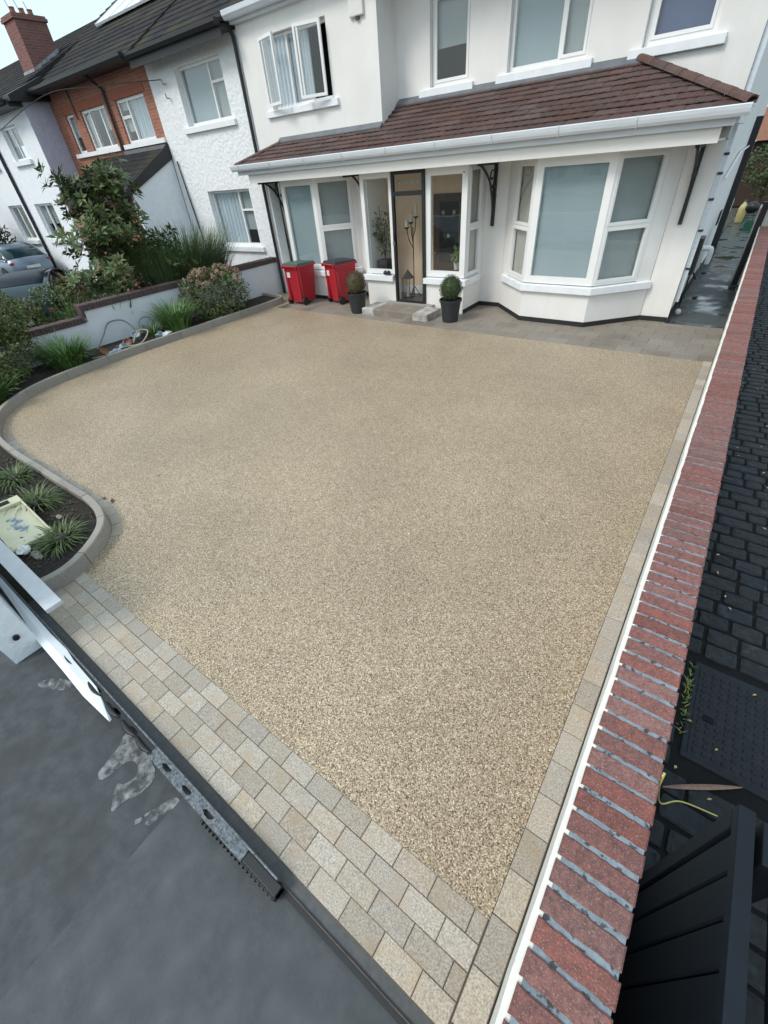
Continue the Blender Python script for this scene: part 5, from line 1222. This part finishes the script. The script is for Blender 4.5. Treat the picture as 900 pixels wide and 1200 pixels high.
# clutter by the wall
hs_ = MB(); hs_.tube(catmull([(-11.0, 3.9, 0.11), (-11.15, 4.2, 0.3), (-11.18, 4.45, 0.52), (-11.1, 4.75, 0.50), (-10.95, 4.85, 0.25), (-10.8, 4.6, 0.11), (-10.75, 4.2, 0.11)], 8), 0.016, 7)
tag(hs_.build('garden_hose', 'hose'), 'dark grey hose looping up against the pale garden wall', 'hose')
hs_ = MB(); hs_.tube(catmull([(-10.5, 3.55, 0.10), (-10.35, 3.85, 0.12), (-10.5, 4.25, 0.12), (-10.35, 4.6, 0.13), (-10.45, 4.9, 0.3), (-10.6, 4.75, 0.32), (-10.5, 4.5, 0.14)], 8), 0.014, 7)
tag(hs_.build('pale_hose', 'palehose'), 'pale beige hose coiled on soil beside the kerb', 'hose')
hs_ = MB(); hs_.tube(catmull([(-10.9, 4.9, 0.12), (-11.1, 5.1, 0.4), (-11.1, 5.35, 0.42), (-10.95, 5.45, 0.15)], 8), 0.013, 7)
tag(hs_.build('short_hose', 'hose'), 'short dark hose loop just right of the pots', 'hose')
def small_pot(loc, r, h, m, label, tilt=0.0, rz=0.0):
    t = thing('flower_pot', loc, label, 'pot', 'pots among the bed clutter', world=False)
    MB().lathe([(r*0.7, 0), (r, h*0.85), (r*1.12, h*0.86), (r*1.12, h), (r*0.98, h), (r*0.9, h*0.8), (0, h*0.75)], (0, 0, 0), 14).build('pot', m, t)
    t.rotation_euler = (tilt, 0, rz); return t
small_pot((-10.62, 4.55, 0.10), 0.10, 0.18, 'terracotta', 'terracotta pot lying tilted among the hoses', 1.2, 0.4)
small_pot((-10.8, 4.78, 0.09), 0.09, 0.20, 'greyplastic', 'grey plastic pot among the hoses by the wall', 0.6, 1.0)
small_pot((-10.5, 3.75, 0.09), 0.09, 0.15, 'terracotta', 'terracotta pot beside the pale hose nearest the kerb curve', 0.9, 2.2)
q = random.Random(6)
for i, (x, y, m, lab) in enumerate([(-10.55, 4.32, 'greyplastic', 'grey broken block between the hoses'), (-10.7, 4.45, 'sticker', 'white plastic offcut between the hoses'), (-10.35, 4.0, 'greyplastic', 'long grey offcut lying along the kerb'), (-10.5, 5.15, 'greyplastic', 'crumpled grey plastic sheet below the strappy plant'), (-10.42, 5.3, 'sticker', 'white plastic scrap below the strappy plant')]):
    mb = MB(); sx, sy, sz = q.uniform(0.06, 0.1), q.uniform(0.08, 0.16), q.uniform(0.04, 0.08); mb.blob((x, y, 0.10+sz*0.5), (sx, sy, sz), 8, 5, 0.3)
    tag(mb.build('plastic_scrap', m), lab, 'scrap', 'scraps among the bed clutter')

# ------------------------------------------------------------------ parked cars
def car(loc, rz, paint, label):
    t = thing('parked_car', loc, label, 'car', 'cars parked next door', world=False)
    # stations along x (front = +x): (x, sill z, belt z, half width)
    ST = [(-2.22, 0.45, 0.80, 0.62), (-2.10, 0.32, 0.96, 0.78), (-1.6, 0.22, 1.0, 0.87), (-0.8, 0.20, 0.98, 0.90), (0.2, 0.20, 0.95, 0.90), (1.0, 0.20, 0.92, 0.89), (1.6, 0.22, 0.84, 0.86), (2.05, 0.30, 0.72, 0.76), (2.2, 0.42, 0.60, 0.58)]
    rings = []
    for x, a, b, w in ST:
        rings.append([(x, -w*0.92, a), (x, -w, a+(b-a)*0.35), (x, -w*0.985, a+(b-a)*0.7), (x, -w*0.93, b), (x, -w*0.5, b+0.025), (x, 0, b+0.035), (x, w*0.5, b+0.025), (x, w*0.93, b), (x, w*0.985, a+(b-a)*0.7), (x, w, a+(b-a)*0.35), (x, w*0.92, a)])
    MB().loft(rings).build('body', paint, t, smooth=True)
    CB = [(-1.95, 0.95, 1.0, 0.80, 0.72), (-1.35, 0.95, 1.30, 0.83, 0.66), (-0.6, 0.95, 1.44, 0.84, 0.62), (0.1, 0.93, 1.43, 0.84, 0.62), (0.55, 0.92, 1.32, 0.83, 0.64), (1.15, 0.90, 0.94, 0.80, 0.74)]
    rings = [[(x, -w0, a), (x, -(w0+w1)/2-0.01, (a+b)/2), (x, -w1, b-0.02), (x, -w1*0.6, b+0.01), (x, w1*0.6, b+0.01), (x, w1, b-0.02), (x, (w0+w1)/2+0.01, (a+b)/2), (x, w0, a)] for x, a, b, w0, w1 in CB]
    MB().loft(rings).build('windows', 'carglass', t, smooth=True)
    ro = MB(); rr = [[(x, -w1*1.03, b-0.03), (x, -w1*0.6, b+0.022), (x, w1*0.6, b+0.022), (x, w1*1.03, b-0.03), (x, w1*0.9, b-0.035), (x, -w1*0.9, b-0.035)] for x, a, b, w0, w1 in CB[1:5]]; ro.loft(rr); ro.build('roof', paint, t, smooth=True)
    for s_ in (-1, 1):
        MB().tube(catmull([(x, s_*(w1*1.04), b-0.03) for x, a, b, w0, w1 in CB], 4), 0.022, 6).build('roof_rail', paint, t, smooth=True)
        MB().tube(catmull([(x, s_*(w0+0.015), a+0.012) for x, a, b, w0, w1 in CB], 3), 0.013, 6).build('chrome_strip', 'chrome', t, smooth=True)
        MB().tube([(-0.35, s_*0.86, 0.95), (-0.38, s_*0.65, 1.43)], 0.035, 6).build('door_pillar', 'black', t)
        MB().box(-0.9, -0.72, s_*0.905-0.012, s_*0.905+0.012, 0.80, 0.83).build('door_handle', paint, t)
        MB().blob((-2.08, s_*0.63, 0.84), (0.10, 0.17, 0.075), 10, 6).build('tail_light', 'redlamp', t, smooth=True)
        MB().blob((2.03, s_*0.58, 0.64), (0.12, 0.17, 0.07), 10, 6).build('headlight', 'chrome', t, smooth=True)
        MB().blob((0.85, s_*0.99, 0.98), (0.10, 0.09, 0.07), 8, 6).build('mirror', paint, t, smooth=True)
        for x in (-1.38, 1.36):
            w_ = MB().tube([(x, s_*0.70, 0.31), (x, s_*0.895, 0.31)], 0.315, 24).build('wheel', 'rubber', t)
            MB().tube([(x, s_*0.72, 0.31), (x, s_*0.905, 0.31)], 0.20, 16).build('rim', 'alu', w_)
            MB().tube([(x, s_*0.66, 0.34), (x, s_*0.892, 0.34)], 0.385, 24).build('wheel_arch', 'black', t)
    MB().box(-2.235, -2.205, -0.26, 0.26, 0.62, 0.72).build('number_plate', 'sticker', t)
    t.rotation_euler = (0, 0, rz); return t
car((-26.35, 7.75, -0.02), R_(180), 'carsilver', 'silver blue saloon car with red tail light parked before the far white house')
car((-14.6, 4.45, -0.02), R_(148), 'cardark', 'dark blue car half hidden by shrubs behind the low garden wall')

# ------------------------------------------------------------------ inside the porch
cs = thing('candle_stand', (-6.38, 10.1, 0.152), 'tall black iron three-armed candle stand behind the porch door', 'candle stand')
X, Y = -6.5, 10.05
MB().tube([(X, Y, 0.16), (X, Y, 1.66)], 0.012, 8).build('stem', 'blackiron', cs)
for a in (0.4, 2.5, 4.6): MB().tube(catmull([(X, Y, 0.42), (X+0.08*math.cos(a), Y+0.08*math.sin(a), 0.30), (X+0.17*math.cos(a), Y+0.17*math.sin(a), 0.17)], 5), 0.010, 6).build('foot', 'blackiron', cs)
for dx, z, h in ((-0.17, 1.66, 0.13), (-0.05, 1.76, 0.16), (0.09, 1.87, 0.24)):
    MB().tube(catmull([(X, Y, z-0.42), (X+dx*0.7, Y, z-0.25), (X+dx, Y, z-0.02)], 5), 0.010, 6).build('arm', 'blackiron', cs)
    c_ = MB().lathe([(0.02, -0.03), (0.06, 0.0), (0.06, 0.012)], (X+dx, Y, z-0.01), 12).build('candle_dish', 'blackiron', cs)
    MB().lathe([(0.042, 0), (0.042, h), (0.0, h-0.005)], (X+dx, Y, z+0.004), 14).build('candle', 'candle', cs)
la = thing('lantern', (-6.62, 9.92, 0.152), 'black metal lantern on the porch floor beside the door', 'lantern')
MB().box(-6.72, -6.50, 9.84, 10.04, 0.154, 0.19).build('base', 'blackiron', la)
for x in (-6.715, -6.515):
    for y in (9.845, 10.025): MB().box(x, x+0.012, y, y+0.012, 0.191, 0.60).build('post', 'blackiron', la)
MB().add([(-6.73, 9.83, 0.60), (-6.49, 9.83, 0.60), (-6.49, 10.05, 0.60), (-6.73, 10.05, 0.60), (-6.61, 9.94, 0.80)], [(3, 2, 1, 0), (0, 1, 4), (1, 2, 4), (2, 3, 4), (3, 0, 4)]).build('roof', 'blackiron', la)
MB().lathe([(0.045, 0), (0.045, 0.22), (0, 0.22)], (-6.61, 9.94, 0.191), 12).build('candle', 'candle', la)
hp = thing('house_plant', (-7.25, 9.95, 0.152), 'leafy houseplant in dark square pot behind the left porch window', 'houseplant')
MB().box(-7.42, -7.12, 9.78, 10.08, 0.154, 1.0).build('planter', 'pot', hp, bevel=0.01)
mb = MB(); q = random.Random(19)
for i in range(9): mb.tube([(-7.27, 9.93, 1.0), (-7.27+q.gauss(0, .10), 9.93+q.gauss(0, .08), 1.7+q.uniform(-.2, .4))], 0.008, 5)
mb.build('stems', 'bark', hp)
mb = MB(); cloud(mb, (-7.27, 9.93, 1.55), (0.26, 0.2, 0.45), 240, 0.13, 0.05, q, 0.1); mb.build('foliage', 'leafdark', hp)
p2 = thing('small_plant', (-5.25, 9.95, 0.152), 'small green plant on a stand behind the right porch window', 'houseplant')
MB().box(-5.36, -5.14, 9.84, 10.06, 0.154, 0.85).build('stand', 'doorwood', p2); MB().lathe([(0.06, 0), (0.08, 0.14), (0.0, 0.13)], (-5.25, 9.95, 0.852), 12).build('pot', 'sticker', p2)
mb = MB(); cloud(mb, (-5.25, 9.95, 1.12), (0.14, 0.12, 0.16), 110, 0.10, 0.045, q, 0.1); mb.build('foliage', 'strap', p2)
so_ = thing('sill_ornament', (-6.95, 9.53, 0.74), 'small dark leafy ornament sitting on the left porch sill', 'ornament')
for dx in (-0.06, 0.05):
    mb = MB(); mb.blob((-6.95+dx, 9.53, 0.785), (0.055, 0.04, 0.045), 9, 6, 0.2); mb.build('tuft', 'plinth', so_)

# low growth and clods over the soil
mb = MB(); q = random.Random(91)
for i in range(900):
    if i % 3: x, y = q.uniform(-7.6, -4.4), q.uniform(0.14, 0.88)
    else: x, y = q.uniform(-11.2, -10.35), q.uniform(2.8, 8.8)
    if x > -4.75 and y > 0.62: continue
    if i % 4 == 0: mb.blob((x, y, 0.09), (q.uniform(.012, .03), q.uniform(.012, .03), q.uniform(.01, .02)), 6, 4, 0.25)
    else:
        a = q.uniform(0, 6.28); mb.leaf(Vector((x, y, 0.095)), Vector((math.cos(a), math.sin(a), q.uniform(0.0, 0.5))), Vector((0, 0, 1)), q.uniform(0.02, 0.05), 0.02)
tag(mb.build('bed_litter', mat('bed_litter', (0.055, 0.06, 0.028), (0.09, 0.065, 0.04), scale=40, rough=0.9)), 'dead leaves, clods and low weeds scattered over the bed soil', 'leaf litter', kind='stuff')
# across the street: the trees and house that the window panes reflect
for i, (x, y, h, r) in enumerate([(-9.5, -17, 8.5, 2.6), (-2.0, -19, 9.5, 3.0), (6.5, -16, 8.0, 2.5)]):
    t = thing('street_tree', (x, y, 0), ['leafy tree across the street opposite the porch', 'tallest leafy tree across the street opposite the bay window', 'leafy tree across the street beyond the boundary wall'][i], 'tree', 'trees across the street')
    q = random.Random(200+i)
    tr = MB(); tr.tube([(x, y, -0.05), (x+0.05, y, h*0.35), (x, y+0.1, h*0.7)], [0.2, 0.15, 0.06], 8)
    for k in range(7):
        a = q.uniform(0, 6.28); tr.tube([(x, y, h*0.35), (x+r*0.6*math.cos(a), y+r*0.6*math.sin(a), h*q.uniform(0.55, 0.8))], [0.07, 0.02], 5)
    tr.build('trunk', 'bark', t)
    mb = MB()
    for k in range(9):
        a = q.uniform(0, 6.28); rr = r*q.uniform(0.1, 0.75); c = (x+rr*math.cos(a), y+rr*math.sin(a), h*q.uniform(0.5, 0.88)); cloud(mb, c, (r*0.45, r*0.45, r*0.4), 260, 0.3, 0.17, q, 0.2)
    mb.build('crown', 'treegreen', t)
OH = thing('opposite_house', (-8, -27, 0), 'pale rendered houses across the street under a dark pitched roof', 'house')
hw = [(3+5.2*k+d, 3+5.2*k+d+1.5, z, z+1.3) for k in range(5) for d in (0, 2.4) for z in (0.9, 3.6)]
MB().wall((8, -26), (-22, -26), -0.05, 5.6, hw, 0.3).build('front_wall', 'render', OH)
for a, b, c, d in hw: window(OH, (8-a-0.01, -26), (8-b+0.01, -26), c+0.01, d-0.01, [(0, 0.6, 0, 1, 'fixed', 'half'), (0.6, 1, 0, 1, 'fixed', 'blindgrey')], depth=0.1)
MB().box(-22, 8, -27.2, -27.1, 0, 5.5).build('inner_wall', 'room', OH)
MB().prism_x([(-25.6, 5.5), (-30, 8.2), (-34.4, 5.5)], -22.2, 8.2).build('roof', 'darktile', OH)
